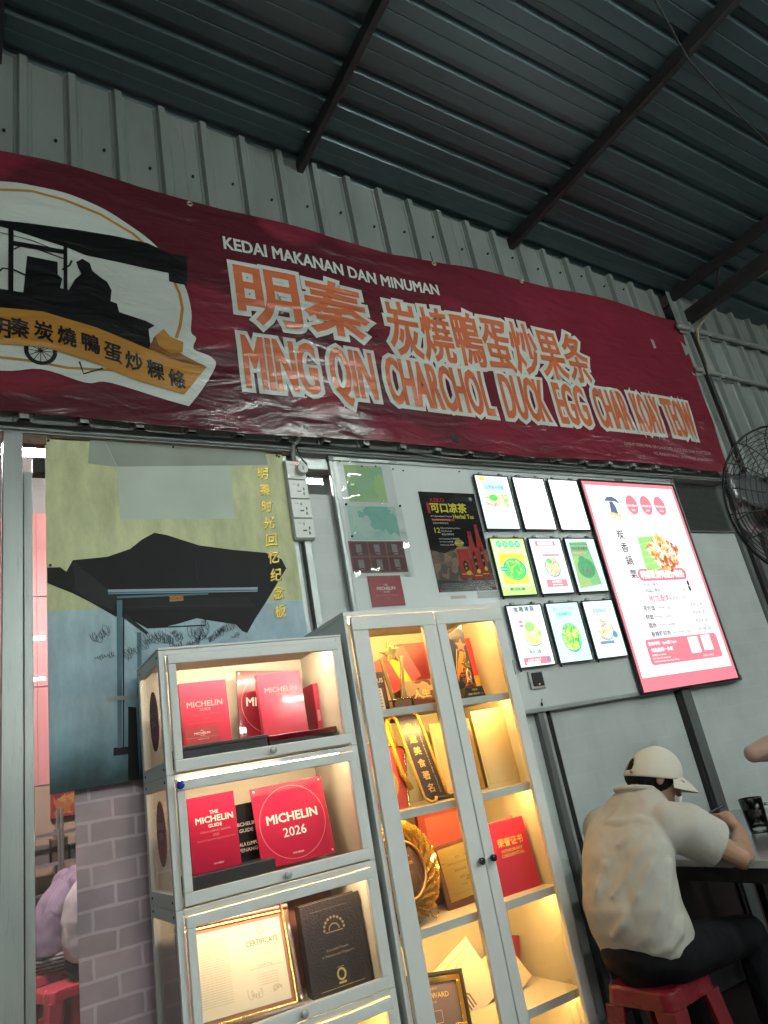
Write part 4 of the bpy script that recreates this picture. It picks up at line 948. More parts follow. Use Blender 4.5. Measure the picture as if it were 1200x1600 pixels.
for k, (a, b) in enumerate((('鸭蛋炒粿条', 'Medium'), ('鸭蛋炒粿条', 'Large'))):
    z = .602-k*.034
    pr.text('price_line', mink, a, .275, z, .024, 3, align='L'); pr.text('price_line', mgrey, b, .470, z, .015, 3, align='L'); pr.text('price_line', mgrey, 'Rm', .625, z, .018, 3); pr.ell('price_patch', mink, .672, z, .011, .018, 4, 14)
pr.text('heading', mred, '附加配料', .380, .518, .046, 3, .0018); pr.text('heading', mgrey, 'Add on', .545, .516, .030, 3, .0008)
for k, (a, b, c) in enumerate((('荷包蛋', 'Poached Egg', 'Rm2.00'), ('鲜蛤', 'Fresh clams', 'Rm4.00'), ('腊肠', 'Chinese sausage', 'Rm4.00'), ('香辣虾姑肉', 'Spicy shrimp meat', 'Rm4.00'))):
    z = .462-k*.050
    vs_, fs_ = line_text(a, .205, z, .032, .0009, None, 'L'); wa = max(v[0] for v in vs_)
    pr.put('add_on_line', mink, vs_, fs_, 3); pr.text('add_on_line', mgrey, b, wa+.012, z-.002, .022, 3, .0008, align='L'); pr.text('add_on_price#%d' % k, mgrey, c, .690, z+.006, .027, 3, .0011)
pr.rrect('hours_card', mpink, .135, MW-.080, .140, .285, .022, 3)
pr.text('hours_lettering', mwhite, '营业时间：6pm至11pm', .155, .258, .026, 4, .0012, align='L', wmax=.30); pr.text('hours_lettering', mwhite, '每逢星期一休息', .165, .222, .025, 4, .0012, align='L', wmax=.22)
for k, s in enumerate(('电话号码: 016-4649892', '地址: 20 Jalan Betek, Sungai Rambai', '14000 Bukit Mertajam Pulau Pinang, Malaysia')): pr.text('address_lettering', mwhite, s, .160, .194-k*.0185, .011, 4, .0003, align='L', wmax=.36)
pr.rect('blank_card', mwhite, .500, .590, .180, .275, 4); pr.rect('blank_card', mwhite, .620, .705, .188, .278, 4); pr.rect('blank_card_tone', EM('menu_card_tone', (.70, .78, .86), LP), .512, .578, .195, .268, 5); pr.rect('blank_card_tone', EM('menu_card_tone', (.70, .78, .86), LP), .630, .695, .203, .271, 5); pr.text('address_lettering', mwhite, '扫码关注 下单预订', .64, .158, .011, 4)
pr.done()

sw = thing('wall_switch', 'small black switch in a grey surround at the foot of the whiteboard', 'switch', (2.394, -.052, 1.490))
obj('surround', MB().box(0, .094, 0, .014, 0, .088), M('switch_surround', (.55, .56, .55), .35), sw, bevel=.004)
obj('rocker', MB().box(.012, .082, -.006, .0, .012, .078), black_plastic, sw, bevel=.003)
obj('pilot_light', MB().ball((.047, -.007, .020), .004, 8, 6), EM('pilot_orange', (1, .35, .15), 1.2), sw)
wn = thing('drip_hook', 'tiny dark hook on the whiteboard below the black switch', 'hook', (2.44, -.040, 1.415))
obj('hook_plate', MB().ball((0, 0, 0), (.006, .004, .010), 10, 8), screw_m, wn); obj('hook_wire', MB().tube([(0, -.004, .010), (.004, -.006, .02), (0, -.004, .026)], .0015, 6), screw_m, wn)

# ================================================================== display cabinets
paint = M('grey_blue_cabinet_paint', (.71, .72, .695), .38, var=.05, vs=2.5, bump=.03, bs=120, spots=.10, spotcol=(.30, .32, .31), ss=7)
inside_p = M('cream_cabinet_lining', (.62, .58, .48), .5, var=.05)
cglass = GLASS('cabinet_glass', (.985, .99, .985), 0.5, .01)
led_amber = EM('amber_led_strip', (1.0, .57, .17), 175.)
led_cream = EM('cream_led_strip', (1.0, .74, .46), 95.)
led_white = EM('warm_white_led_strip', (1.0, .80, .55), 190.)
seam_m = M('dark_seam', (.03, .03, .03), .7)
knob_k = M('black_knob', (.01, .01, .011), .2, coat=.5)
knob_g = M('grey_knob', (.42, .44, .44), .3, .4)
def frame_mb(x0, x1, y0, y1, z0, z1, ox0, ox1, oz0, oz1):
    return MB().box(x0, x1, y0, y1, z0, oz0).box(x0, x1, y0, y1, oz1, z1).box(x0, ox0, y0, y1, oz0, oz1).box(ox1, x1, y0, y1, oz0, oz1)

# ---- tall cabinet with two glass doors
TX, TY = 1.212, -.46
tc_ = thing('tall_display_cabinet', 'tall grey two door glass display cabinet lit amber inside', 'cabinet', (TX, TY, 0))
W_, D_, H_ = .757, .42, 1.830
obj('side_panel', MB().box(0, .018, .0, D_, 0, H_-.02), paint, tc_, bevel=.002)
obj('side_panel', MB().box(W_-.018, W_, .0, D_, 0, H_-.02), paint, tc_, bevel=.002)
obj('top_panel', MB().box(0, W_, .0, D_, H_-.0195, H_), paint, tc_, bevel=.002)
obj('back_panel', MB().box(.0185, W_-.0185, D_-.012, D_-.001, .0, H_-.02), inside_p, tc_)
for sx_ in (.0185, W_-.0205): obj('side_lining', MB().box(sx_, sx_+.002, .03, D_-.0125, .0, H_-.0205), inside_p, tc_)
obj('base_panel', MB().box(.0185, W_-.0185, .025, D_-.0125, .05, .08), paint, tc_)
obj('plinth', MB().box(.0185, W_-.0185, .03, .05, 0, .049), paint, tc_)
for z in (1.459, 1.106, .735, .40):
    s_ = obj('shelf', MB().box(.022, W_-.022, .052, D_-.014, z-.012, z).box(.022, W_-.022, .028, .052, z-.027, z), inside_p, tc_, bevel=.001)
    obj('shelf_lip', MB().box(.0225, W_-.0225, .0255, .0278, z-.027, z), paint, s_)
    obj('led_strip', MB().box(.04, W_-.04, .054, .062, z-.022, z-.014), led_amber, s_)
obj('led_strip', MB().box(.04, W_-.04, .034, .046, H_-.036, H_-.024), led_amber, tc_)
for sx_ in (.145, W_-.145):
    pil = obj('pilaster', MB().box(sx_-.012, sx_+.012, D_-.022, D_-.0125, .1, H_-.05), inside_p, tc_, bevel=.001)
    hm = MB()
    for k in range(44): z = .14+k*.037; hm.box(sx_-.0035, sx_+.0035, D_-.0235, D_-.0222, z, z+.008)
    h = obj('slot_holes', hm, screw_m, pil); h['kind'] = 'stuff'
for s_, (a, b, oa, ob_) in enumerate(((.020, .3965, .088, .333), (.4005, W_-.020, .445, .692))):
    dr = obj('door', frame_mb(a, b, -.020, .0, .03, H_-.024, oa, ob_, .12, 1.752), paint, tc_, bevel=.0035)
    obj('pane', MB().box(oa+.0005, ob_-.0005, -.006, -.003, .1205, 1.7515), cglass, dr)
    kx = .3965-.024 if s_ == 0 else .4005+.024
    kn = obj('knob', MB().tube([(kx, -.020, .893), (kx, -.026, .893), (kx, -.030, .893), (kx, -.042, .893), (kx, -.045, .893)], [.006, .006, .012, .012, .007], 16), knob_k, dr, smooth=True)
    for hz in (.35, 1.55): obj('hinge', MB().tube([(a-.002 if s_ == 0 else b+.002, -.020, hz-.03), (a-.002 if s_ == 0 else b+.002, -.020, hz+.03)], .004, 8), knob_g, dr)

# ---- lower cabinet of stacked glass drawers
SX, SY = .529, -.46
sc = thing('tiered_display_cabinet', 'lower grey cabinet of stacked glass fronted tiers lit inside, left of the tall one', 'cabinet', (SX, SY, 0))
W2, D2 = .658, .345
tiers = [(1.352, 1.737), (.982, 1.352), (.613, .982), (.245, .613)]
LS = [led_white, led_cream, led_cream, led_amber]
for k, (z0, z1) in enumerate(tiers):
    # shell of one tier: posts, rails, back, floor and ceiling
    tr = obj('tier', MB().box(0, .022, 0, .022, z0, z1-.001).box(W2-.022, W2, 0, .022, z0, z1-.001).box(0, .022, D2-.03, D2, z0, z1-.001).box(W2-.022, W2, D2-.03, D2, z0, z1-.001)
             .box(.0005, .0215, .0225, D2-.0305, z0, z0+.040).box(.0005, .0215, .0225, D2-.0305, z1-.036, z1-.001).box(W2-.0215, W2-.0005, .0225, D2-.0305, z0, z0+.040).box(W2-.0215, W2-.0005, .0225, D2-.0305, z1-.036, z1-.001)
             .box(.0225, W2-.0225, .0, .020, z1-.017, z1-.001), paint, sc, bevel=.0015)
    obj('tier_back', MB().box(.0225, W2-.0225, D2-.010, D2-.002, z0+.002, z1-.002), inside_p, tr)
    obj('tier_floor', MB().box(.0225, W2-.0225, .0205, D2-.0105, z0+.002, z0+.014), inside_p, tr)
    obj('tier_ceiling', MB().box(.0225, W2-.0225, .0205, D2-.0105, z1-.010, z1-.002), inside_p, tr)
    for x in (.009, W2-.012): obj('side_pane', MB().box(x, x+.003, .023, D2-.031, z0+.041, z1-.037), cglass, tr)
    obj('side_lining', MB().box(W2-.024, W2-.0225, .0205, D2-.0105, z0+.014, z1-.010), inside_p, tr)
    dr = obj('flap_door', frame_mb(.024, W2-.024, -.018, .0, z0+.006, z1-.020, .050, W2-.048, z0+.040, z1-.050), paint, tr, bevel=.003)
    obj('pane', MB().box(.0505, W2-.0485, -.006, -.003, z0+.0405, z1-.0505), cglass, dr)
    obj('knob', MB().tube([(.338, -.018, z0+.024), (.338, -.024, z0+.024), (.338, -.034, z0+.024), (.338, -.036, z0+.024)], [.005, .010, .011, .007], 14), knob_g, dr, smooth=True)
    obj('led_strip', MB().box(.05, W2-.05, .05, .060, z1-.018, z1-.0105), LS[k], tr)
    for (x, y, z) in ((-.0005, .03, z1-.018), (-.0005, D2-.04, z1-.018), (-.0005, .03, z0+.02), (-.0005, D2-.04, z0+.02)): obj('rivet', MB().tube([(x+.001, y, z), (x-.001, y, z)], .004, 8), screw_m, tr)
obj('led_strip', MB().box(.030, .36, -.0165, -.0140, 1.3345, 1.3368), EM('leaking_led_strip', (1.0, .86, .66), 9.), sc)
obj('cabinet_base', MB().box(.004, W2-.004, .004, D2-.004, 0, .244), paint, sc, bevel=.003)
obj('top_board', MB().box(-.002, W2+.002, -.002, D2, 1.737, 1.745), paint, sc, bevel=.002)
lk = thing('lock_knob', 'round blue lock knob at the upper left corner of the second tier door', 'knob', (.559, -.478, 1.318))
obj('collar', MB().tube([(0, 0, 0), (0, -.012, 0)], .010, 16), black_plastic, lk)
obj('button', MB().tube([(0, -.012, 0), (0, -.026, 0), (0, -.029, 0)], [.012, .012, .008], 16), M('blue_knob_plastic', (.01, .03, .35), .15, coat=.6), lk, smooth=True)
tag(obj('cover_strip', MB().tube([(1.200, -.30, .02), (1.200, -.30, 1.70)], .010, 10), M('cream_trim', (.55, .50, .40), .4), smooth=True), 'pale round trim in the gap between the two cabinets', 'trim')

# ---- things on the shelves: each stands at (x, y, z) with local origin at its foot
def slab(name, label, cat, x, y, z, w, h, t, mat, lean=0., rz=0., tilt=0., bevel=.0015):
    o = thing(name, label, cat, (x, y, z), (-lean, tilt, rz))
    obj('block', MB().box(-w/2, w/2, 0, t, 0, h), mat, o, bevel=bevel)
    return o
FY = SY+.10      # front row depth in the tiered cabinet
red_a = M('red_acrylic', (.52, .05, .09), .12, var=.03, coat=.5)
red_b = M('dark_red_acrylic', (.19, .010, .022), .30, var=.05, coat=.6)
red_c = M('crimson_acrylic', (.44, .022, .065), .10, var=.04, coat=.6)
navy = M('navy_box', (.012, .016, .028), .45, var=.2)
gold = M('gold_metal', (.75, .48, .12), .25, 1.0, var=.1)
goldp = M('gold_print', (.62, .44, .14), .4, .4)
p_white = ink('award_white_print', (.78, .72, .70)); p_soft = ink('award_soft_print', (.68, .28, .30)); p_mute = ink('award_mute_print', (.52, .10, .13))
# tier 1
Z1 = 1.352+.0145
o = thing('presentation_tray', 'flat navy box under the left red block in the top tier', 'box', (.758, FY-.02, Z1)); obj('box_body', MB().box(-.155, .135, 0, .16, 0, .058), navy, o, bevel=.003); obj('box_lid', MB().box(-.157, .137, -.002, .162, .0585, .070), navy, o, bevel=.002)
Zt = Z1+.0705
o = slab('award_block', 'pale red award block standing at the left of the top tier', 'award', .705, FY+.035, Zt, .165, .212, .028, red_a, lean=.05)
pr = PR(o, 0); pr.text('lettering', p_soft, 'MICHELIN', .0, .135, .020, bev=.0008); pr.text('lettering', p_soft, 'GUIDE', .0, .116, .009); pr.text('small_lettering', p_mute, 'KUALA LUMPUR | PENANG', 0, .098, .007); pr.text('small_lettering', p_mute, '2024', 0, .086, .007); pr.text('small_lettering', p_mute, 'Ming Qin Charcoal Duck Egg Char Koay Teow', 0, .072, .006, wmax=.13); pr.done()
o = slab('card_stand', 'small wine red curved card standing before the left award block', 'card', .677, FY-.012, Zt, .108, .060, .002, wine, lean=.35, bevel=0)
pr = PR(o, 0); pr.text('lettering', cream_i, 'THE', .0, .046, .004); pr.text('lettering', cream_i, 'MICHELIN', .0, .037, .0085, bev=.0003); pr.text('lettering', cream_i, 'GUIDE', 0, .029, .004); pr.rect('rule', p_soft, -.054, .054, .0225, .0232); pr.text('small_lettering', cream_i, 'Ming Qin Charcoal', 0, .016, .0045); pr.done()
o = slab('award_plaque', 'dark red square plaque with a thin circle leaning behind the red block', 'award', .965, FY+.115, Z1+.068, .250, .248, .008, red_b, lean=.12, tilt=.09)
pr = PR(o, 0); circ = [(.112*math.cos(a*math.pi/32), .124+.112*math.sin(a*math.pi/32)) for a in range(64)]
pr.line('circle_line', p_soft, circ, .0016, 1, True); pr.text('lettering', p_white, 'MICHELIN', 0, .130, .034, bev=.0016, wmax=.19); pr.text('lettering', p_white, '2024', 0, .085, .016, bev=.0005)
for (u, v) in ((-.115, .236), (.115, .236), (-.115, .012)): pr.ell('stud', p_white, u, v, .004, .004, 2, 10)
pr.done()
o = thing('gift_box', 'flat glossy dark red box on navy lining at the right of the top tier', 'box', (1.030, FY-.022, Z1)); obj('box_body', MB().box(-.132, .110, 0, .17, 0, .042), navy, o, bevel=.002); obj('box_lid', MB().box(-.134, .126, -.002, .17, .0425, .064), M('glossy_maroon_lid', (.10, .008, .018), .08, coat=.8, bump=.15, bs=14), o, bevel=.003)
o = slab('award_block', 'bright red award block standing in front of the dark plaque in the top tier', 'award', .985, FY+.03, Z1+.0645, .170, .222, .026, red_a, lean=.05)
pr = PR(o, 0); pr.text('lettering', p_soft, 'MICHELIN', 0, .160, .020, bev=.0008); pr.text('lettering', p_soft, 'GUIDE', 0, .142, .009); pr.text('small_lettering', p_mute, 'KUALA LUMPUR | PENANG', 0, .124, .007); pr.text('small_lettering', p_mute, '2023', 0, .112, .007); pr.done()
o = slab('award_block', 'narrow red award block edge at the far right of the top tier', 'award', 1.150, FY+.10, Z1, .02, .24, .10, red_a)
pr = PR(o, 0); pr.rect('edge_print', p_soft, -.006, .006, .1, .14); pr.done()
# oval stickers on the left side panes
for k, (zc, nm) in enumerate(((1.535, 'upper'), (1.19, 'lower'))):
    o = thing('oval_sticker', 'oval maroon sticker on the '+nm+' left side pane of the tiered cabinet', 'sticker', (SX+.0085, SY+.155, zc), (0, 0, -math.pi/2))
    rx, rz_ = .064, .096
    obj('sticker_sheet', MB().prism([(rx*math.cos(a*math.pi/16), rz_*math.sin(a*math.pi/16)) for a in range(32)], -.001, .0), M('maroon_sticker', (.16, .012, .035), .35), o)
    pr = PR(o, -.001); pr.text('lettering', p_soft, 'MICHELIN', 0, .022, .020, bev=.001, wmax=.10); pr.text('lettering', p_soft, '2023' if k == 0 else '2024', 0, -.008, .022, bev=.001); pr.rect('ribbon_print', p_mute, -.012, .012, -.065, -.03); pr.done()
# tier 2
Z2 = .982+.0145
o = thing('presentation_box', 'navy box with a gold foot under the left red award in the second tier', 'box', (.742, FY-.022, Z2)); obj('box_body', MB().box(-.152, .128, .0, .15, .018, .056), navy, o, bevel=.002); obj('gold_foot', MB().box(-.150, .126, .002, .148, 0, .0175), M('gold_card', (.42, .27, .08), .4, .5), o)
o = slab('award_block', 'red award block with white guide lettering in the second tier', 'award', .695, FY+.02, Z2+.0565, .156, .226, .022, red_c, lean=.06)
pr = PR(o, 0)
for s_, v, h, b_, m_ in (('THE', .172, .011, .0005, p_white), ('MICHELIN', .152, .020, .0009, p_white), ('GUIDE', .132, .011, .0005, p_white), ('KUALA LUMPUR | PENANG', .115, .0075, 0, p_soft), ('2025', .104, .0075, 0, p_soft), ('Ming Qin Charcoal Duck Egg Char Koay Teow', .091, .006, 0, p_soft), ('MICHELIN', .020, .005, .0002, p_white)): pr.text('lettering', m_, s_, .005, v, h, bev=b_, wmax=.138)
pr.done()
o = slab('name_plate', 'small black plaque with gold letters half hidden behind the large red plaque', 'plaque', .822, FY+.10, Z2+.03, .105, .205, .010, M('black_plaque', (.010, .010, .011), .25), lean=.05)
pr = PR(o, 0)
for s_, v in (('MICHELIN', .140), ('GUIDE', .120), ('KUALA LUMPUR', .078), ('PENANG', .060)): pr.text('lettering', cream_i, s_, .004, v, .012, bev=.0005, wmax=.09)
pr.done()
o = slab('award_plaque', 'large crimson square plaque reading 2026 inside a thin white circle', 'award', .975, FY+.03, Z2+.022, .262, .258, .010, red_c, lean=.16, tilt=-.01, rz=-.05)
pr = PR(o, 0); circ = [(.117*math.cos(a*math.pi/36), .129+.117*math.sin(a*math.pi/36)) for a in range(72)]
pr.line('circle_line', p_soft, circ, .0016, 1, True); pr.text('lettering', p_white, 'MICHELIN', 0, .146, .031, bev=.0016, wmax=.185); pr.text('lettering', p_white, '2026', 0, .098, .030, bev=.0006); pr.text('lettering', p_white, 'MICHELIN', 0, .030, .006, bev=.0002)
for (u, v) in ((-.12, .246), (.12, .246), (-.12, .012), (.12, .012)): pr.ell('stud', p_white, u, v, .0035, .0035, 2, 10)
pr.done()
tag(obj('shelf_mat', MB().box(.88, 1.16, FY-.03, FY+.12, Z2, Z2+.004), red_b), 'glossy dark red mat under the large crimson plaque', 'mat')
# tier 3
Z3 = .613+.0145
o = thing('framed_certificate', 'cream certificate in a gold and walnut frame in the third tier', 'certificate', (.735, FY-.005, Z3), (-.30, .05, 0))
cw, chh = .37, .30
wood = M('walnut_frame', (.10, .038, .018), .25, var=.3, vs=18, stretch=(1, 1, 5), coat=.4)
obj('frame', MB().box(-cw/2, cw/2, 0, .018, 0, .020).box(-cw/2, cw/2, 0, .018, chh-.020, chh).box(-cw/2, -cw/2+.020, 0, .018, .020, chh-.020).box(cw/2-.020, cw/2, 0, .018, .020, chh-.020), wood, o, bevel=.005)
obj('gilt_edge', MB().box(-cw/2+.019, cw/2-.019, .002, .014, .019, .025).box(-cw/2+.019, cw/2-.019, .002, .014, chh-.025, chh-.019).box(-cw/2+.019, -cw/2+.025, .002, .014, .025, chh-.025).box(cw/2-.025, cw/2-.019, .002, .014, .025, chh-.025), gold, o, bevel=.001)
obj('mount', MB().box(-cw/2+.02, cw/2-.02, .010, .016, .02, chh-.02), M('terracotta_mount', (.38, .16, .10), .6), o)
obj('paper', MB().box(-cw/2+.036, cw/2-.036, .008, .0098, .036, chh-.036), M('cream_paper', (.72, .64, .50), .7, var=.03), o)
pr = PR(o, .008); gi = ink('grey_print', (.16, .12, .09)); fi = ink('faint_print', (.34, .27, .19))
pr.fit('lettering', gi, 'CERTIFICATE', .028, .135, .198, .214, bev=.0002); pr.line('crest', fi, [(.082+.011*math.cos(a*.4), .240+.013*math.sin(a*.4)) for a in range(16)], .0022, 1, True); pr.text('crest', fi, 'BOOK', .082, .223, .004); pr.text('lettering', fi, 'of achievement and recognition', .082, .188, .006); pr.rect('rule', fi, .05, .11, .168, .1688); pr.rect('rule', fi, .03, .135, .135, .136); pr.text('lettering', fi, 'Lim Ah Ming', .082, .141, .008)
for k in range(26): pr.text('body_text', fi, 'this is to certify that the holder of this award has been recorded', -.082, .232-k*.0066, .0042, wmax=.105)
for k in range(5): pr.text('body_text', fi, 'for outstanding merit in the trade', .085, .118-k*.007, .0042)
pr.line('signature', fi, [(.11+u, .075+v) for u, v in scribble(9, .03, .02, 5)], .0012)
pr.line('signature', fi, [(.04+u, .07+v) for u, v in scribble(9, .04, .03, 8)], .0012)
pr.done()
o = thing('bound_book', 'thick black bound book with gold lettering at the right of the third tier', 'book', (1.055, FY-.005, Z3), (-.06, -.02, -.10))
cover = M('black_leather_cover', (.020, .014, .016), .35, var=.2, bump=.25, bs=160)
obj('front_cover', MB().box(-.105, .105, 0, .004, 0, .262), cover, o, bevel=.0015); obj('back_cover', MB().box(-.105, .105, .056, .060, 0, .262), cover, o, bevel=.0015); obj('spine', MB().box(-.105, -.100, .0042, .0558, 0, .262), cover, o); obj('pages', MB().box(-.0995, .100, .0045, .0555, .004, .256), M('page_block', (.68, .58, .42), .7, var=.15, vs=3, stretch=(1, 90, 1)), o)
pr = PR(o, 0); bgold = ink('dull_gilt_print', (.26, .19, .12)); bg2 = ink('bright_gilt_print', (.55, .42, .16))
arc = [(.0+.034*math.cos(R(a)), .175+.034*math.sin(R(a))) for a in range(0, 181, 20)]
for (u, v) in arc: pr.ell('emblem', bgold, u, v, .0045, .0045, 2, 8)
pr.line('emblem', bgold, [(.018*math.cos(R(a)), .172+.018*math.sin(R(a))) for a in range(0, 181, 20)], .004); pr.rect('emblem', bgold, -.03, .03, .166, .169)
pr.text('lettering', bgold, 'Successful People', 0, .118, .010, bev=.0004); pr.text('lettering', bgold, 'in Malaysia and Singapore', 0, .103, .010, bev=.0004, wmax=.15); pr.line('crest', bg2, [(.0+.013*math.cos(a*.42), .046+.015*math.sin(a*.42)) for a in range(15)], .006, 1, True); pr.rect('crest', bg2, -.013, .013, .020, .026); pr.rect('rule', bg2, -.075, .075, .012, .0132); pr.rect('rule', bgold, -.075, .06, .236, .2368); pr.rect('rule', bg2, -.012, .012, .066, .067)
pr.done()
o = thing('slip_case', 'rose brown slip case standing behind the black book', 'case', (1.02, FY+.075, Z3)); obj('case_back', MB().box(-.115, .115, .10, .105, 0, .285), M('rose_brown_case', (.30, .13, .09), .5), o); obj('case_side', MB().box(-.115, -.110, .0, .0998, 0, .285), M('rose_brown_case', (.30, .13, .09), .5), o); obj('case_top', MB().box(-.1095, .115, 0, .0998, .280, .285), M('rose_brown_case', (.30, .13, .09), .5), o)

# ---- shelves of the tall cabinet
GY = TY+.10
SA, SB, SCz, SDz = 1.4595, 1.1065, .7355, .4005
crystal = GLASS('clear_crystal', (.97, .95, .90), 2.2, .03)
def star(cx, cz, r, ri, rot=.0): return [((r if k % 2 == 0 else ri)*math.cos(R(90+36*k)+rot)+cx, (r if k % 2 == 0 else ri)*math.sin(R(90+36*k)+rot)+cz) for k in range(10)]
o = thing('star_trophy', 'clear pillar trophy carrying a gold star, left door, top shelf', 'trophy', (1.440, GY-.01, SA))
obj('plinth', MB().box(-.048, .048, -.03, .03, 0, .035), crystal, o, bevel=.003); obj('plate', MB().box(-.036, .036, -.032, -.0305, .004, .030), M('brown_plate', (.16, .09, .05), .35), o)
for s_ in (-1, 1): obj('pillar', MB().bar((s_*.022, 0, .0355), (s_*.048, 0, .20), .012, .014), M('gilt_crystal_pillar', (.62, .47, .22), .12, .4, coat=.6), o, bevel=.002)
st = obj('star', MB().prism(star(0, .215, .048, .020, .12), -.006, .006), gold, o, bevel=.002)
o = slab('photo_card', 'tilted red card with a yellow band behind the star trophy', 'card', 1.535, GY+.13, SA+.085, .26, .15, .004, M('red_card', (.42, .035, .045), .4), tilt=-.38, lean=.08)
pr = PR(o, 0); pr.rect('band', ink('yellow_band', (.70, .42, .05)), .03, .075, 0, .15); pr.line('crest', cream_i, [(-.02+.012*math.cos(a*.5), .08+.012*math.sin(a*.5)) for a in range(12)], .003, 2, True); pr.done()
o = slab('certificate_folder', 'plain maroon folder upright behind the left half of the top shelf', 'folder', 1.680, GY+.19, SA, .17, .288, .008, M('maroon_folder', (.16, .014, .03), .45), lean=.04)
pr = PR(o, 0); pr.rect('spine_line', red_b, -.08, -.076, 0, .288); pr.done()
o = slab('magazine', 'black magazine with cream title letters at the left end of the top shelf', 'magazine', 1.380, GY+.055, SA, .11, .160, .006, M('black_magazine', (.02, .014, .012), .3), lean=.05)
pr = PR(o, 0); pr.fit('lettering', cream_i, 'FAMOUS', -.045, .046, .116, .134, bev=.0003); pr.text('small_lettering', goldp, 'penang hawker', .018, .108, .005); pr.rect('picture', ink('brown_picture', (.11, .06, .04)), -.04, .045, .02, .095); pr.done()
o = slab('price_card', 'white printed card leaning at the left end of the top shelf', 'card', 1.330, GY-.03, SA, .075, .085, .004, M('white_card', (.66, .62, .56), .5), lean=.1)
pr = PR(o, 0)
for k in range(6): pr.rect('print_line', gi, -.005+.004*(k % 2), .030, .014+k*.012, .017+k*.012)
pr.done()
o = slab('leaflet', 'pale peach leaflet inside the pillars of the star trophy', 'leaflet', 1.430, GY+.07, SA, .055, .125, .002, M('peach_paper', (.62, .42, .30), .6), lean=.06)
pr = PR(o, 0); pr.text('lettering', gi, 'Taste', -.006, .105, .010); pr.rect('print_block', gi, -.01, .012, .045, .055); pr.rect('print_line', fi, -.02, .02, .08, .081); pr.done()
o = slab('photo_book', 'landscape photo book with two cream characters on the top shelf', 'book', 1.555, GY-.005, SA, .150, .104, .014, FOOD('dark_photo_print', [(.10, .055, .04), (.05, .03, .025), (.24, .14, .08), (.14, .08, .05), (.42, .30, .2)], 0.0, 26), lean=.2)
pr = PR(o, 0); pr.fit('lettering', ink('cream_title', (.75, .62, .36)), '人生', -.035, .045, .030, .066, bev=.002); pr.poly('dark_corner', ink('print_dark_wine', (.06, .025, .03)), [(-.08, 0), (.08, 0), (.08, .02), (-.08, .035)], 1); pr.done()
o = thing('glass_award', 'slanted navy glass award with an orange shooting star behind the right door', 'trophy', (1.800, GY+.03, SA), (-.03, 0, 0))
obj('plate', MB().prism([(-.055, 0), (.055, 0), (.050, .318), (-.055, .270)], 0, .014), M('navy_glass', (.022, .028, .050), .06, coat=.7), o, bevel=.001)
pr = PR(o, 0); ori = ink('orange_foil', (.62, .20, .05), .25)
pr.poly('star_print', ink('coral_foil', (.60, .14, .10), .25), star(.020, .228, .030, .013, -.15), 3); pr.poly('comet_print', ori, [(.008, .205), (.030, .198), (.004, .135), (-.022, .100), (-.030, .075), (-.034, .105)], 2); pr.line('comet_line', goldp, [(-.005, .215), (-.022, .15), (-.034, .12)], .003, 3); pr.line('comet_line', goldp, [(.034, .20), (.028, .17), (-.006, .115)], .003, 3)
for k, (s_, v, h) in enumerate((('非物质文化', .118, .011), ('遗产美食奖', .102, .011), ('Intangible Heritage', .088, .005), ('Food Award 2025', .080, .005), ('Penang Malaysia', .072, .005))): pr.text('lettering', ori, s_, .012, v, h, 3, wmax=.068)
pr.done()
o = slab('red_envelope', 'bright coral red folder behind the small star figure', 'folder', 1.885, GY+.11, SA, .115, .275, .006, M('coral_folder', (.52, .050, .060), .4), lean=.05)
pr = PR(o, 0); pr.rect('band', ink('yellow_band', (.70, .42, .05)), -.05, .057, .055, .105); pr.rect('fold_line', red_a, -.057, .057, .120, .122); pr.done()
o = thing('star_figure', 'small gold star figure on a black lettered base, right door, top shelf', 'trophy', (1.776, GY-.03, SA))
obj('base', MB().prism([(-.054, 0), (.054, 0), (.044, .042), (-.044, .042)], -.02, .03), black_plastic, o, bevel=.002)
obj('figure', MB().tube([(-.012, 0, .042), (.0, 0, .068), (-.006, 0, .092), (.004, 0, .118)], [.015, .010, .007, .006], 10).tube([(.014, 0, .042), (.004, 0, .066), (.012, 0, .095), (.006, 0, .118)], [.010, .007, .006, .004], 10), M('rose_gold', (.65, .28, .16), .25, .9), o, smooth=True)
obj('star', MB().prism(star(.004, .138, .028, .012, .1), -.004, .004), gold, o, bevel=.001)
pr = PR(o, -.02); pr.text('lettering', goldp, '明秦炒', .004, .030, .009, bev=.0003); pr.text('lettering', goldp, '鸭蛋炒粿条第一人', .004, .014, .009, bev=.0003, wmax=.08); pr.done()
# second shelf
o = thing('framed_plate', 'coral red frame with rounded gold edge leaning at the left of the second shelf', 'frame', (1.335, GY+.03, SB), (-.10, .20, .15))
rr = [];
for cx_, cz_, a0 in ((.085, .015, -90), (.085, .225, 0), (-.085, .225, 90), (-.085, .015, 180)):
    for k in range(6): a = R(a0+k*18); rr.append((cx_+.015*math.cos(a), cz_+.015*math.sin(a)))
obj('plate', MB().prism(rr, 0, .008), M('coral_plate', (.50, .075, .07), .4), o); obj('gold_rim', MB().tube([(x, 0, z) for x, z in rr], .005, 8, closed=True), gold, o, smooth=True)
pr = PR(o, 0); pr.ell('medallion', M('gold_medallion', (.60, .38, .12), .4, .3), -.02, .095, .080, .070, 1); pr.done()
o = thing('navy_sash', 'navy sash with gold edging and six gold characters on the second shelf', 'sash', (1.518, GY+.02, SB))
vs = []; fs = []; nn = 26; SWd = .058
path = []
for k in range(nn+1):
    t_ = k/nn; path.append((.030-.046*t_+.02*max(0, t_-.85)*0, .10*(t_)**1.0+.0, .012+.325*t_))
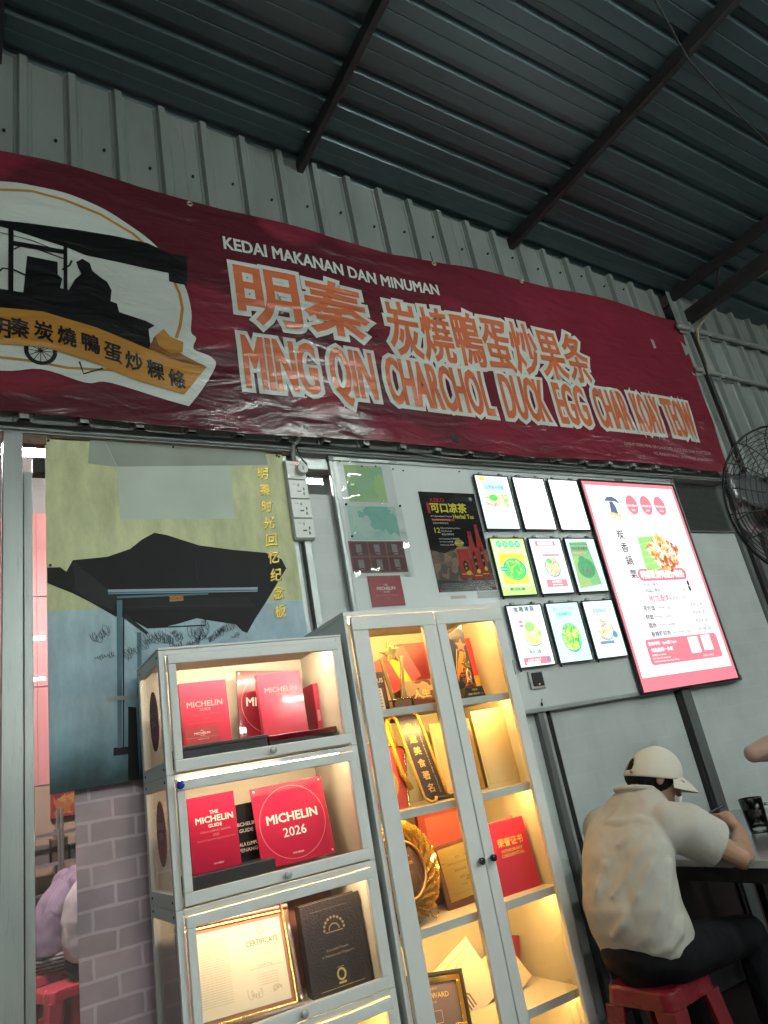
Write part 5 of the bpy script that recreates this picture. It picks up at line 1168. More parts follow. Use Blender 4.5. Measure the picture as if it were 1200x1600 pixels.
path = [(.060, -.028, .018), (.052, -.036, .006), (.036, -.030, .003), (.024, -.02, .014)] + [(.014-.018*(k/20), -.018+.075*(k/20), .024+.300*(k/20)) for k in range(21)] + [(-.006, .075, .334), (-.014, .09, .330), (-.020, .095, .312)]
def ribbon_mesh(path, hw0, hw1, dy=0.):
    vs = []; fs = []
    for i, (x, y, z) in enumerate(path): vs += [(x+hw0, y+dy, z), (x+hw1, y+dy, z)]
    for i in range(len(path)-1): fs.append((2*i, 2*i+1, 2*i+3, 2*i+2))
    return MB().add(vs, fs)
obj('ribbon', ribbon_mesh(path, -.050, .050), M('navy_satin', (.022, .022, .055), .35, var=.1), o, smooth=True)
yt = M('gold_braid', (.62, .36, .05), .5, var=.25, vs=60, bump=.6, bs=120)
for s_ in (-1, 1): obj('braid', MB().tube([(x+.052*s_, y-.002, z) for x, y, z in path], .006, 8), yt, o, smooth=True)
obj('fold_loop', MB().tube([(-.060, .02, .06), (-.085, .03, .12), (-.095, .05, .22), (-.100, .07, .30), (-.090, .08, .325), (-.075, .085, .300), (-.066, .07, .22)], .010, 8), yt, o, smooth=True)
def on_sash(ch, u, t0, size, m_, wd=None):
    """characters on the slanting part of the sash"""
    vs_, fs_ = line_text(ch, 0, 0, size, size*.035, wd)
    out = []
    for (a, b, h) in vs_:
        tt = t0+b/.31
        out.append((.014-.018*tt+u+a, -.018+.075*tt-.0015-.0003*h, .024+.300*tt))
    me = bpy.data.meshes.new('lettering'); me.from_pydata(out, [], fs_); link('lettering', me, m_, o)
for k, ch in enumerate('非遗美食著名'): on_sash(ch, -.008, .87-k*.155, .034, M('gold_thread', (.66, .46, .18), .45))
for k, ch in enumerate('2025INTANGIBLECULTURALHERITAGEFOOD'): on_sash(ch, .028, .90-k*.0262, .0062, M('gold_thread', (.66, .46, .18), .45))
o = slab('certificate', 'cream certificate with a pale gold border behind the navy sash', 'certificate', 1.780, GY+.16, SB, .21, .29, .006, M('cream_certificate', (.68, .54, .30), .55, var=.05), lean=.06)
pr = PR(o, 0); pr.frame('gold_border', ink('pale_gold_print', (.62, .42, .16)), -.09, .09, .015, .275, .004); pr.frame('gold_border', ink('pale_gold_print', (.62, .42, .16)), -.082, .082, .023, .267, .0015); pr.done()
o = thing('presentation_folder', 'plain cream folder standing open at the right of the second shelf', 'folder', (1.862, GY+.0, SB), (-.05, 0, 0))
cf = M('cream_folder', (.70, .55, .28), .5, var=.04)
obj('cover', MB().box(-.080, .062, 0, .004, 0, .305), cf, o, bevel=.001); obj('fold', MB().box(.063, .085, .001, .005, 0, .305), cf, o)
pr = PR(o, 0); pr.line('crease_line', ink('ochre_line', (.45, .28, .08)), [(-.072, .006), (-.072, .298)], .0012); pr.frame('crease_line', ink('ochre_line', (.45, .28, .08)), -.066, .05, .02, .29, .0008); pr.done()
# third shelf
o = thing('crystal_ring_trophy', 'faceted golden crystal ring trophy with a dark centre on the third shelf', 'trophy', (1.350, GY+.01, SCz+.172), (-.12, 0, .30))
gc = M('golden_crystal', (.70, .44, .10), .07, .75, var=.25, vs=25, coat=.8)
vs = []; fs = []; NA, NR = 40, 6
for i in range(NA):
    a = 2*math.pi*i/NA
    for j in range(NR+1):
        t_ = j/NR; r = .098+.070*t_; bl = .022*math.sin(math.pi*t_)+(.015 if (i+j) % 2 == 0 else -.005)
        vs.append((r*math.cos(a), -bl, r*math.sin(a)))
for i in range(NA):
    for j in range(NR): a = i*(NR+1)+j; b = ((i+1) % NA)*(NR+1)+j; fs += [(a, b, b+1), (a, b+1, a+1)]
obj('crystal_ring', MB().add(vs, fs), gc, o)
obj('ring_back', MB().tube([(.133*math.cos(k*math.pi/20), .014, .133*math.sin(k*math.pi/20)) for k in range(40)], .033, 6, closed=True), M('amber_backing', (.30, .17, .04), .3, .4), o)
obj('inner_rim', MB().tube([(.094*math.cos(k*math.pi/20), -.012, .094*math.sin(k*math.pi/20)) for k in range(40)], .006, 8, closed=True), M('bronze_rim', (.42, .22, .09), .3, .7), o, smooth=True)
obj('centre_plate', MB().prism([(.092*math.cos(k*math.pi/20), .092*math.sin(k*math.pi/20)) for k in range(40)], -.008, .0), M('dark_brown_plate', (.045, .022, .016), .15, coat=.5), o)
pr = PR(o, -.008); pr.text('lettering', goldp, 'WORLD CUISINE', .0, .045, .006); pr.text('lettering', goldp, 'AWARD 2025', .0, .022, .010, bev=.0003); pr.text('lettering', bgold, '美食传承', 0, -.01, .010); pr.done()
for s_ in (-1, 1): obj('ring_foot', MB().tube([(s_*.10+.022*math.cos(k*.52), .0, -.150+.022*math.sin(k*.52)) for k in range(12)], .003, 6, closed=True), gold, o, smooth=True)
o = slab('wooden_plaque', 'walnut plaque with a gold lettered plate on the third shelf', 'plaque', 1.625, GY+.06, SCz, .180, .220, .014, wood, lean=.12, tilt=-.05)
obj('gold_plate', MB().box(-.072, .078, -.002, -.0002, .025, .205), M('brushed_gold_plate', (.72, .50, .12), .3, .8, var=.1, vs=10, stretch=(1, 1, 8)), o)
pr = PR(o, -.002)
for k, (s_, v) in enumerate((('证书', .165), ('CERTIFICATE OF HONOUR', .145), ('明秦炭烧鸭蛋', .120), ('2025', .095), ('Penang', .07))): pr.text('lettering', ink('brown_engraving', (.30, .18, .05)), s_, .005, v, .009 if k != 1 else .006, wmax=.13)
pr.rect('rule', ink('brown_engraving', (.30, .18, .05)), -.05, .05, .045, .046); pr.done()
o = slab('velvet_case', 'dark red velvet case standing behind the gold lettered plaque', 'case', 1.660, GY+.19, SCz, .215, .335, .02, M('red_velvet', (.22, .025, .025), .8, var=.15, vs=9), lean=.03)
pr = PR(o, 0); pr.rect('inner_panel', M('red_satin', (.34, .055, .045), .45), -.075, .09, .14, .31); pr.done()
o = thing('honour_booklet', 'bright red honorary credential booklet with gold lettering on the third shelf', 'booklet', (1.828, GY-.005, SCz), (-.09, 0, .0))
rc = M('red_cloth_cover', (.46, .008, .045), .5, var=.05, bump=.15, bs=200)
obj('front_cover', MB().box(-.098, .098, 0, .003, 0, .252), rc, o, bevel=.001)
bk = obj('back_cover', MB().add([(-.098, .0035, 0), (.082, .040, 0), (.082, .040, .262), (-.098, .0035, .252), (-.098, .0065, 0), (.080, .044, 0), (.080, .044, .262), (-.098, .0065, .252)], [(0, 1, 2, 3), (7, 6, 5, 4), (0, 4, 5, 1), (1, 5, 6, 2), (2, 6, 7, 3), (3, 7, 4, 0)]), M('coral_endpaper', (.60, .12, .10), .5), o)
pr = PR(o, 0); gl = ink('gilt_lettering', (.72, .47, .12), .35)
pr.fit('lettering', gl, '荣誉证书', -.055, .072, .160, .192, bev=.0012); pr.fit('lettering', gl, 'HONORARY', -.045, .060, .140, .152, bev=.0005); pr.fit('lettering', gl, 'CREDENTIAL', -.050, .066, .124, .136, bev=.0005); pr.done()
# fourth shelf
o = thing('framed_award', 'black and gold framed award certificate leaning on the fourth shelf', 'certificate', (1.372, GY-.0, SDz), (-.25, .16, 0))
aw, ah = .27, .185
obj('frame', MB().box(-aw/2, aw/2, 0, .02, 0, .012).box(-aw/2, aw/2, 0, .02, ah-.012, ah).box(-aw/2, -aw/2+.012, 0, .02, .012, ah-.012).box(aw/2-.012, aw/2, 0, .02, .012, ah-.012), black_plastic, o, bevel=.002)
obj('gold_slip', MB().box(-aw/2+.0125, aw/2-.0125, .004, .016, .0125, .032).box(-aw/2+.0125, aw/2-.0125, .004, .016, ah-.032, ah-.0125).box(-aw/2+.0125, -aw/2+.032, .004, .016, .032, ah-.032).box(aw/2-.032, aw/2-.0125, .004, .016, .032, ah-.032), gold, o, bevel=.002)
obj('sheet', MB().box(-aw/2+.03, aw/2-.03, .010, .014, .03, ah-.03), M('mauve_grey_sheet', (.13, .10, .12), .25, var=.1), o)
pr = PR(o, .010); pr.text('lettering', goldp, 'EXCELLENCE', .0, .138, .006); pr.text('lettering', goldp, 'FILM AWARD', .0, .118, .016, bev=.0005); pr.text('lettering', goldp, '荣誉大奖', 0, .100, .007); pr.frame('crest', cream_i, -.02, .03, .04, .075, .001); pr.done()
o = slab('printed_folder', 'white printed folder with a dark striped crest tilted on the fourth shelf', 'folder', 1.600, GY+.10, SDz-.02, .26, .21, .006, M('white_folder', (.66, .60, .50), .5, var=.04), lean=.2, tilt=-.42)
pr = PR(o, 0)
for k in range(4): pr.line('crest', gi if k else ink('print_rust', (.40, .12, .06)), [(-.05+k*.012, .14), (-.045+k*.012, .10), (-.02+k*.012, .07), (-.02+k*.012, .03)], .006)
pr.text('lettering', gi, 'The World Best Book of Food', -.02, .165, .010, wmax=.2); pr.rect('fold_line', ink('tan_line', (.42, .30, .18)), -.12, .12, .184, .187); pr.done()
o = slab('pamphlet', 'cream pamphlet with gold characters leaning in the lower right of the tall cabinet', 'pamphlet', 1.800, GY+.10, SDz, .15, .17, .004, M('cream_pamphlet', (.64, .52, .34), .55), lean=.25, tilt=-.45)
pr = PR(o, 0); pr.text('lettering', goldp, '传承', .03, .06, .026, bev=.0006); pr.rect('mark', gi, -.01, .0, .05, .07); pr.done()
o = slab('pamphlet', 'small maroon booklet corner behind the cream pamphlet', 'booklet', 1.820, GY+.19, SDz, .12, .17, .006, M('maroon_folder', (.16, .014, .03), .45), lean=.1, tilt=.3)
pr = PR(o, 0); pr.rect('spine_line', red_b, -.055, -.05, 0, .17); pr.done()

# ================================================================== people
def skin_mat(name, col): return M(name, col, .5, var=.10, vs=14, bump=.05, bs=150)
SK1 = skin_mat('skin_warm', (.38, .21, .14)); SK2 = skin_mat('skin_pale', (.50, .31, .25))
def organic(name, mb, mat, parent, voxel=.007, it=4, fac=.5):
    o = obj(name, mb, mat, parent, smooth=True)
    m = o.modifiers.new('union', 'REMESH'); m.mode = 'VOXEL'; m.voxel_size = voxel; m.use_smooth_shade = True
    s = o.modifiers.new('soften', 'SMOOTH'); s.factor = fac; s.iterations = it
    return o
def ring(c, fwd, side, a, b, n=28, sq=2.4):
    """flattened ring of half depth a (along fwd) and half width b (along side)"""
    c = Vector(c); out = []
    for k in range(n):
        t_ = 2*math.pi*k/n; ct, st_ = math.cos(t_), math.sin(t_)
        x = math.copysign(abs(ct)**(2/sq), ct)*a; y = math.copysign(abs(st_)**(2/sq), st_)*b
        out.append(c+Vector(fwd)*x+Vector(side)*y)
    return out
def hand(mb, wrist, tip_dir, palm_n, curl=.9, s=1.0, side=1):
    """palm with four fingers of unequal length and a thumb from its side; curl bends towards palm_n"""
    d = Vector(tip_dir).normalized(); n = Vector(palm_n).normalized(); n = (n-d*n.dot(d)).normalized(); l = d.cross(n)*side
    w = Vector(wrist)
    mb.limb([(w, .021*s), (w+d*.03*s, .024*s)]); mb.ball(w+d*.055*s, (.034*s, .034*s, .034*s))
    base = w+d*.055*s
    for i, (off, ln) in enumerate(((.028, .068), (.010, .076), (-.009, .070), (-.026, .055))):
        p = base+l*off*s+d*.02*s; a = 0.; pts = [(p, .0095*s)]
        for k, f in enumerate((.45, .32, .23)):
            a += curl*(.55+.1*i)
            p = p+(d*math.cos(a)+n*math.sin(a))*ln*f*s; pts.append((p, (.0088-.0009*k)*s))
        mb.limb(pts, 8)
    p = w+d*.025*s+l*.026*s; q = p+(d*.55+l*.55+n*.35).normalized()*.038*s; r_ = q+(d*.7-l*.15+n*.6).normalized()*.032*s
    mb.limb([(p, .012*s), (q, .0105*s), (r_, .0085*s)], 8)
def seated(name, label, loc, rz, skin, top, low, rings, head, hp, hy, armR, armL, voxel=.007, sleeve=.6, hair=None, legs=True, seat=.46, top_name='shirt', folds=False):
    """local frame: +x forward, +y the person's left, origin on the floor under the hips"""
    t_ = thing(name, label, 'person', loc, (0, 0, rz))
    X, Y, Z = Vector((1, 0, 0)), Vector((0, 1, 0)), Vector((0, 0, 1))
    body = MB(); shirt = MB()
    R_ = [ring((c, 0, z), X, Y, a, b) for (c, z, a, b) in rings]
    shirt.loft(R_)
    if folds:
        def onsurf(th, z):
            k = max(i for i in range(len(rings)-1) if rings[i][1] <= z) if z > rings[0][1] else 0
            q = (z-rings[k][1])/(rings[k+1][1]-rings[k][1]); c, a, b = [rings[k][j]*(1-q)+rings[k+1][j]*q for j in (0, 2, 3)]
            return Vector((c+(a-.001)*math.cos(th), (b-.001)*math.sin(th), z))
        for path_, r_ in (([(3.05, .60), (3.4, .645), (3.8, .72), (4.15, .80), (4.4, .86)], .015), ([(3.45, .575), (3.8, .61), (4.2, .68), (4.5, .75)], .014), ([(3.2, .72), (3.55, .77), (3.9, .84), (4.2, .89)], .011),
                          ([(2.9, .93), (3.3, .925), (3.75, .93), (4.15, .91)], .012), ([(3.7, .555), (4.1, .565), (4.5, .60), (4.75, .64)], .016), ([(2.75, .66), (2.9, .74), (3.1, .82)], .011), ([(3.35, .86), (3.7, .885), (4.05, .90)], .010), ([(4.3, .63), (4.55, .72), (4.7, .80)], .013)):
            n_ = len(path_); r_ *= 1.35; shirt.tube([onsurf(a_, z_) for a_, z_ in path_], [r_*(.45+.55*math.sin(math.pi*(i+.5)/n_)) for i in range(n_)], 8)
    body.loft([ring((c, 0, z), X, Y, a*.70, b*.72) for (c, z, a, b) in rings[:-2]])
    nk = Vector((rings[-1][0], 0, rings[-1][1])); hc = Vector(head)
    body.limb([(nk-Z*.05, .052), (nk.lerp(hc, .55), .050), (hc-Vector((.01, 0, .03)), .05)])
    rot = Euler((0, hp, hy), 'XYZ').to_matrix()
    # head: skull, face, jaw, nose, ears
    def H(x, y, z): return hc+rot @ Vector((x, y, z))
    body.ball(H(-.004, 0, .004), (.082, .072, .072), 20, 14, rot); body.ball(H(.028, 0, -.035), (.062, .060, .072), 18, 12, rot); body.ball(H(.052, 0, -.085), (.030, .034, .026), 12, 8, rot)
    body.limb([(H(.088, 0, .0), .010), (H(.106, 0, -.034), .013)], 8); body.ball(H(.082, 0, -.066), (.014, .024, .010), 10, 8, rot)
    for s_ in (-1, 1): body.ball(H(-.008, .077*s_, -.012), (.017, .010, .030), 12, 8, rot); body.ball(H(.082, .030*s_, .006), (.010, .016, .010), 10, 8, rot)
    for side, arm in ((-1, armR), (1, armL)):
        sh_, el, wr, td, pn = [Vector(v) for v in arm]
        body.limb([(sh_, .050), (sh_.lerp(el, .5), .044), (el, .036)]); body.limb([(el, .038), (el.lerp(wr, .3), .040), (el.lerp(wr, .7), .030), (wr, .023)])
        hand(body, wr, td, pn, side=side)
        e = sh_.lerp(el, sleeve); d = (el-sh_).normalized(); a = d.cross(Z); a.normalize(); b = a.cross(d)
        inn = sh_-d*.04+Vector((0, -.05*side, -.02))
        shirt.ball(sh_+Vector((0, -.02*side, .0)), (.080, .075, .070), 16, 10)
        shirt.loft([ring(inn, a, b, .085, .085, 20, 2), ring(sh_.lerp(e, .2), a, b, .088, .084, 20, 2), ring(sh_.lerp(e, .65), a, b, .086, .080, 20, 2), ring(e, a, b, .088, .079, 20, 2)])
    bd = organic('body', body, skin, t_, voxel*.75, 3)
    so = organic(top_name, shirt, top, t_, voxel, 4 if folds else 12, .5)
    for tn, tt, sc_, st_ in (('fold_marble', 'MARBLE', .26, .016), ('fold_cloud', 'CLOUDS', .20, .012)):
        tx = bpy.data.textures.get(tn) or bpy.data.textures.new(tn, tt); tx.noise_scale = sc_
        if tt == 'MARBLE': tx.turbulence = 6
        dm = so.modifiers.new(tn, 'DISPLACE'); dm.texture = tx; dm.strength = st_; dm.mid_level = .5; dm.texture_coords = 'LOCAL'
    s2 = so.modifiers.new('soften_folds', 'SMOOTH'); s2.factor = .5; s2.iterations = 3
    if legs:
        lg = MB(); c0 = rings[0][0]
        lg.limb([(Vector((c0-.02, 0, seat+.07)), .12)]); lg.ball((c0-.02, 0, seat+.07), (.13, .165, .085))
        for s_ in (-1, 1):
            hip = Vector((c0, .095*s_, seat+.07)); kn = Vector((c0+.40, .14*s_, seat+.03)); an = Vector((c0+.36, .15*s_, .10))
            lg.limb([(hip, .088), (hip.lerp(kn, .5), .076), (kn, .060)]); lg.limb([(kn, .060), (kn.lerp(an, .35), .056), (an, .040)])
            sm = MB().limb([(an+Vector((-.02, 0, -.055)), .036), (an+Vector((.06, 0, -.062)), .036), (an+Vector((.15, 0, -.070)), .028)])
            organic('shoe', sm, black_plastic, t_, .012)
        organic('trousers', lg, low, t_, .011, 4)
    if hair:
        hm_ = MB(); vs = []; fs = []
        for (x, y, z, rx, ry, rz2) in hair[1]: hm_.ball(H(x, y, z), (rx, ry, rz2), 20, 14, rot)
        organic('hair', hm_, hair[0], t_, .006, 2)
    return t_, H, rot
hair_k = M('black_hair', (.007, .006, .006), .7, spec=.15, var=.3, vs=60, bump=.6, bs=180, stretch=(1, 1, .3))
def cloth(name, col, fold=.5, sc=7.):
    """woven cotton with soft folds in its relief"""
    m = M(name, col, .85, var=.07, vs=4, spec=.2)
    t = m.node_tree; p = t.nodes['Principled BSDF']
    tc = t.nodes.new('ShaderNodeTexCoord'); mp = t.nodes.new('ShaderNodeMapping'); mp.inputs['Scale'].default_value = (1, 1, .55); mp.inputs['Rotation'].default_value = (.5, .4, 0)
    t.links.new(tc.outputs['Object'], mp.inputs[0])
    n1 = t.nodes.new('ShaderNodeTexNoise'); n1.inputs['Scale'].default_value = sc; n1.inputs['Detail'].default_value = 2; n1.inputs['Distortion'].default_value = .8
    n2 = t.nodes.new('ShaderNodeTexNoise'); n2.inputs['Scale'].default_value = 420
    t.links.new(mp.outputs[0], n1.inputs['Vector'])
    ad = t.nodes.new('ShaderNodeMath'); ad.operation = 'MULTIPLY_ADD'; ad.inputs[1].default_value = .012
    t.links.new(n2.outputs['Fac'], ad.inputs[0]); t.links.new(n1.outputs['Fac'], ad.inputs[2])
    b = t.nodes.new('ShaderNodeBump'); b.inputs['Strength'].default_value = fold; b.inputs['Distance'].default_value = .06
    t.links.new(ad.outputs[0], b.inputs['Height']); t.links.new(b.outputs[0], p.inputs['Normal'])
    return m
tee = cloth('beige_cotton_tee', (.47, .445, .395), .25, 6.5); dark_cl = cloth('dark_trousers', (.0035, .0035, .005), .4)

# ---- the man in the cap, eating, back to the viewer
MXm, MYm = 2.020, -.740
rings = [(-.005, .525, .124, .176), (-.022, .600, .130, .180), (-.035, .680, .124, .178), (-.016, .760, .112, .172), (.024, .840, .104, .170), (.076, .905, .098, .166), (.115, .955, .084, .150), (.138, .990, .074, .110), (.158, 1.012, .060, .072)]
hd = (.255, -.035, 1.052)
man, HM, mrot = seated('person', 'man in a beige tee and white cap hunched over his food on a red stool', (MXm, MYm, 0), .12, SK1, tee, dark_cl, rings, hd, .50, -.52,
    ((.112, -.165, .900), (.275, -.271, .752), (.478, -.174, .805), (.10, .62, .62), (-.3, .6, -.6)), ((.120, .148, .905), (.33, .26, .785), (.47, .09, .815), (.6, -.7, .1), (-.2, -.3, .9)),
    voxel=.007, sleeve=.63, folds=True, hair=(hair_k, [(-.009, 0, .004, .089, .079, .076), (-.012, 0, -.014, .087, .079, .066), (-.030, 0, -.030, .078, .072, .052)]), seat=.455)
obj('collar', MB().tube([(.162+.062*math.cos(k*math.pi/14), .070*math.sin(k*math.pi/14), 1.016+.016*math.cos(k*math.pi/14)*-1) for k in range(28)], .010, 8, closed=True), tee, man, smooth=True)
# cap: crown with an arched opening at the back, strap, brim
capm = M('cream_cotton_cap', (.62, .57, .48), .8, var=.06, vs=9, bump=.12, bs=260, spec=.2)
vs = []; fs = []; keep = []
NU, NV = 72, 24
for j in range(NV+1):
    for i in range(NU):
        a = 2*math.pi*i/NU; ph = (math.pi/2)*j/NV
        x = .106*math.cos(a)*math.cos(ph)**.75; y = .092*math.sin(a)*math.cos(ph)**.75; z = .012+.098*math.sin(ph)**.95-(.5-.5*math.cos(a))*.050*math.cos(ph)
        vs.append(HM(x-.002, y, z))
for j in range(NV):
    for i in range(NU):
        am = 2*math.pi*(i+.5)/NU; back = abs(((am-math.pi+math.pi) % (2*math.pi))-math.pi)
        if j >= 3 and (back/.36)**2+((j-3)/7.0)**2 < 1: continue
        a = j*NU+i; b = j*NU+(i+1) % NU; fs.append((a, b, b+NU, a+NU))
crown = obj('cap_crown', MB().add(vs, fs), capm, man, smooth=True)
sd = crown.modifiers.new('thickness', 'SOLIDIFY'); sd.thickness = .004; sd.offset = -1
vs = []; fs = []; NB = 16
for lay in (0, 1):
    for i in range(NB+1):
        a = -1.22+2.44*i/NB
        for j in range(7):
            q = j/6; rx = .098+q*.085*math.cos(a*.78); ry = .082+q*.010
            vs.append(HM(rx*math.cos(a)-.008, ry*math.sin(a)*1.02, .024-.030*q*q-.028*(math.sin(a)**2)*q-(.004 if lay else 0)))
n1_ = (NB+1)*7
for lay in (0, 1):
    for i in range(NB):
        for j in range(6): a = lay*n1_+i*7+j; f = (a, a+7, a+8, a+1); fs.append(f if lay == 0 else f[::-1])
for i in range(NB): a = i*7+6; fs.append((a, a+7, a+7+n1_, a+n1_))
for j in range(6): fs.append((j, j+1, j+1+n1_, j+n1_)); a = NB*7+j; fs.append((a+1, a, a+n1_, a+1+n1_))
obj('cap_brim', MB().add(vs, fs), capm, man, smooth=True)
obj('cap_buckle', MB().ball(HM(-.104, -.040, -.022), (.006, .012, .008), 10, 8, mrot), M('brass_buckle', (.40, .33, .22), .35, .8), man)
obj('cap_button', MB().ball(HM(-.002, 0, .111), (.008, .008, .004), 10, 6, mrot), capm, man)
gm = MB()
for s_ in (-1, 1):
    gm.tube([HM(-.01, .079*s_, .010), HM(.04, .078*s_, .006), HM(.088, .066*s_, .002)], .0022, 6)
    gm.tube([HM(.092+.004*math.cos(k*.6), (.034+.024*math.cos(k*.6))*s_, -.004+.019*math.sin(k*.6)) for k in range(11)], .002, 6, closed=True)
gm.tube([HM(.098, -.010, .0), HM(.098, .010, .0)], .002, 6)
obj('glasses', gm, black_plastic, man)

# ---- chopsticks, spoon, bowl, mug
def W2L(x, y, z, rz=.12): c, s_ = math.cos(rz), math.sin(rz); return (MXm+x*c-y*s_, MYm+x*s_+y*c, z)
hx = Vector(W2L(.425, -.075, .872))
for k, (a, b, nm) in enumerate((((-.16, .085, -.035), (.085, -.045, .020), 'upper'), ((-.15, .09, -.050), (.095, -.035, -.012), 'lower'))):
    p, q = hx+Vector(a), hx+Vector(b)
    o = tag(obj('chopstick', MB().tube([p, q], [.0024, .0042], 8), black_plastic), nm+' black chopstick in the hand of the man with the cap', 'chopstick', 'pair of chopsticks')
o = thing('soup_spoon', 'white ceramic spoon held up by the man with the cap', 'spoon', W2L(.455, .045, .862), (0, -.5, .3))
vs = []; fs = []
for j in range(7):
    q = j/6
    for i in range(12): a = 2*math.pi*i/12; vs.append((.030*q*math.cos(a)*1.2, .024*q*math.sin(a), .014*q*q))
for j in range(6):
    for i in range(12): a = j*12+i; b = j*12+(i+1) % 12; fs.append((a, b, b+12, a+12))
wc = M('white_ceramic', (.72, .72, .68), .15, coat=.5)
bw = obj('bowl_end', MB().add(vs, fs), wc, o, smooth=True); sd = bw.modifiers.new('thickness', 'SOLIDIFY'); sd.thickness = .003
obj('handle', MB().bar((.034, 0, .013), (.115, 0, .035), .012, .005), wc, o, bevel=.002)
def bowl(name, label, x, y, z, r, h, mat):
    o = thing(name, label, 'bowl', (x, y, z))
    prof_ = [(.45, 0), (.50, .02), (.55, .05), (.80, .40), (.95, .75), (1.0, 1.0), (.96, 1.0), (.90, .75), (.74, .42), (.45, .12), (0.01, .10)]
    vs = []; fs = []
    for (a, b) in prof_:
        for k in range(28): t_ = 2*math.pi*k/28; vs.append((r*a*math.cos(t_), r*a*math.sin(t_), h*b))
    for j in range(len(prof_)-1):
        for k in range(28): l = (k+1) % 28; fs.append((j*28+k, j*28+l, (j+1)*28+l, (j+1)*28+k))
    obj('bowl_body', MB().add(vs, fs), mat, o, smooth=True)
    return o
TZ = .748
o = bowl('noodle_bowl', 'dark rimmed bowl of noodles in front of the man with the cap', 2.66, -.60, TZ+.0006, .105, .085, M('dark_bowl', (.035, .028, .022), .3, coat=.4))
obj('noodles', MB().ball((0, 0, .055), (.088, .088, .022), 20, 10), M('brown_noodles', (.16, .09, .04), .4, var=.5, vs=60, bump=1., bs=70), o, smooth=True)
o = thing('drink_mug', 'glass mug of dark drink near the right edge of the picture', 'mug', (2.800, -.735, TZ+.0006))
gmg = GLASS('mug_glass', (.95, .95, .93), 1.6, .01)
def lathe(prof_, n=28):
    vs = []; fs = []
    for (r_, z) in prof_:
        for k in range(n): t_ = 2*math.pi*k/n; vs.append((r_*math.cos(t_), r_*math.sin(t_), z))
    for j in range(len(prof_)-1):
        for k in range(n): l = (k+1) % n; fs.append((j*n+k, j*n+l, (j+1)*n+l, (j+1)*n+k))
    return MB().add(vs, fs)
obj('glass_wall', lathe([(.001, .0), (.036, .0), (.039, .012), (.043, .08), (.046, .130), (.0435, .130), (.041, .08), (.036, .020), (.001, .018)]), gmg, o, smooth=True)
obj('drink', lathe([(.001, .0205), (.0345, .0205), (.0395, .08), (.0415, .112), (.001, .112)]), M('black_drink', (.006, .004, .004), .05), o, smooth=True)
obj('handle', MB().tube([(.028, -.036, .100), (.045, -.058, .098), (.052, -.066, .07), (.042, -.055, .038), (.027, -.034, .034)], .006, 10), gmg, o, smooth=True)

# ---- steel topped table
tb = thing('dining_table', 'steel topped table with dark legs where the man with the cap eats', 'table', (2.315, -1.16, 0))
TW, TD = 1.10, .98
obj('table_top', MB().box(0, TW, 0, TD, TZ-.028, TZ), M('brushed_steel_top', (.50, .51, .51), .22, .85, var=.1, vs=2, stretch=(1, 12, 1), bump=.03, bs=40), tb, bevel=.004)
for x in (.06, TW-.06):
    for y in (.06, TD-.06): obj('leg', MB().box(x-.02, x+.02, y-.02, y+.02, 0, TZ-.0285), steel_black, tb)
obj('apron', MB().box(.05, TW-.05, .075, .095, TZ-.085, TZ-.029).box(.05, TW-.05, TD-.095, TD-.075, TZ-.085, TZ-.029).box(.05, .07, .0955, TD-.0955, TZ-.085, TZ-.029).box(TW-.07, TW-.05, .0955, TD-.0955, TZ-.085, TZ-.029), steel_black, tb)

# ---- red plastic stools
red_pl = M('red_stool_plastic', (.15, .008, .013), .28, var=.08, spots=.2, spotcol=(.20, .01, .015), ss=12)
def make_stool(label, loc, rz=0., mat=red_pl, sc=1.0):
    o = thing('plastic_stool', label, 'stool', loc, (0, 0, rz), 'red plastic stools')
    h = .45; a = .150
    def rsq(hw, z, r_): 
        pts = []
        for cx_, cy_, a0 in ((hw-r_, -hw+r_, -90), (hw-r_, hw-r_, 0), (-hw+r_, hw-r_, 90), (-hw+r_, -hw+r_, 180)):
            for k in range(5): t_ = R(a0+k*22.5); pts.append(Vector((cx_+r_*math.cos(t_), cy_+r_*math.sin(t_), z)))
        return pts
    st_ = obj('seat', MB().loft([rsq(.134, h-.055, .042), rsq(.131, h-.030, .042), rsq(.127, h-.008, .042), rsq(.118, h, .042)]), mat, o, smooth=True, bevel=.002)
    for sx_ in (-1, 1):
        for sy_ in (-1, 1):
            mb = MB()
            for (px_, py_) in ((.135, .135),):
                top_ = [(.132, .132), (.132, .058), (.117, .058), (.117, .117), (.058, .117), (.058, .132)]
                bot_ = [(.170, .170), (.170, .122), (.157, .122), (.157, .157), (.122, .157), (.122, .170)]
                vs = [(x*sx_, y*sy_, h-.055) for x, y in top_]+[(x*sx_, y*sy_, 0) for x, y in bot_]
                fs = [tuple(range(6)), tuple(range(11, 5, -1))]+[(k, (k+1) % 6, (k+1) % 6+6, k+6) for k in range(6)]
                mb.add(vs, fs)
            obj('leg', mb, mat, o, bevel=.003)
    for z, hw in ((.20, .150),):
        for (p, q) in (((-hw, -hw+.004), (hw, -hw+.004)), ((-hw, hw-.004), (hw, hw-.004))): obj('stretcher', MB().bar((p[0]*.8, p[1], z), (q[0]*.8, q[1], z), .010, .045), mat, o)
        for x in (-hw+.004, hw-.004): obj('stretcher', MB().bar((x, -hw*.8, z), (x, hw*.8, z), .010, .045), mat, o)
    return o
make_stool('red plastic stool under the man with the cap', (MXm, MYm, 0), .12)
make_stool('red plastic stool across the steel table, mostly in shadow', (3.34, -1.02, 0), .2)
pink_pl = M('coral_stool_plastic', (.62, .055, .085), .25, var=.05)
make_stool('nearest coral red stool seen through the left window', (.50, 2.30, 0), .35, pink_pl)
make_stool('farther coral red stool behind the first one in the left window', (.45, 2.92, 0), .1, pink_pl)

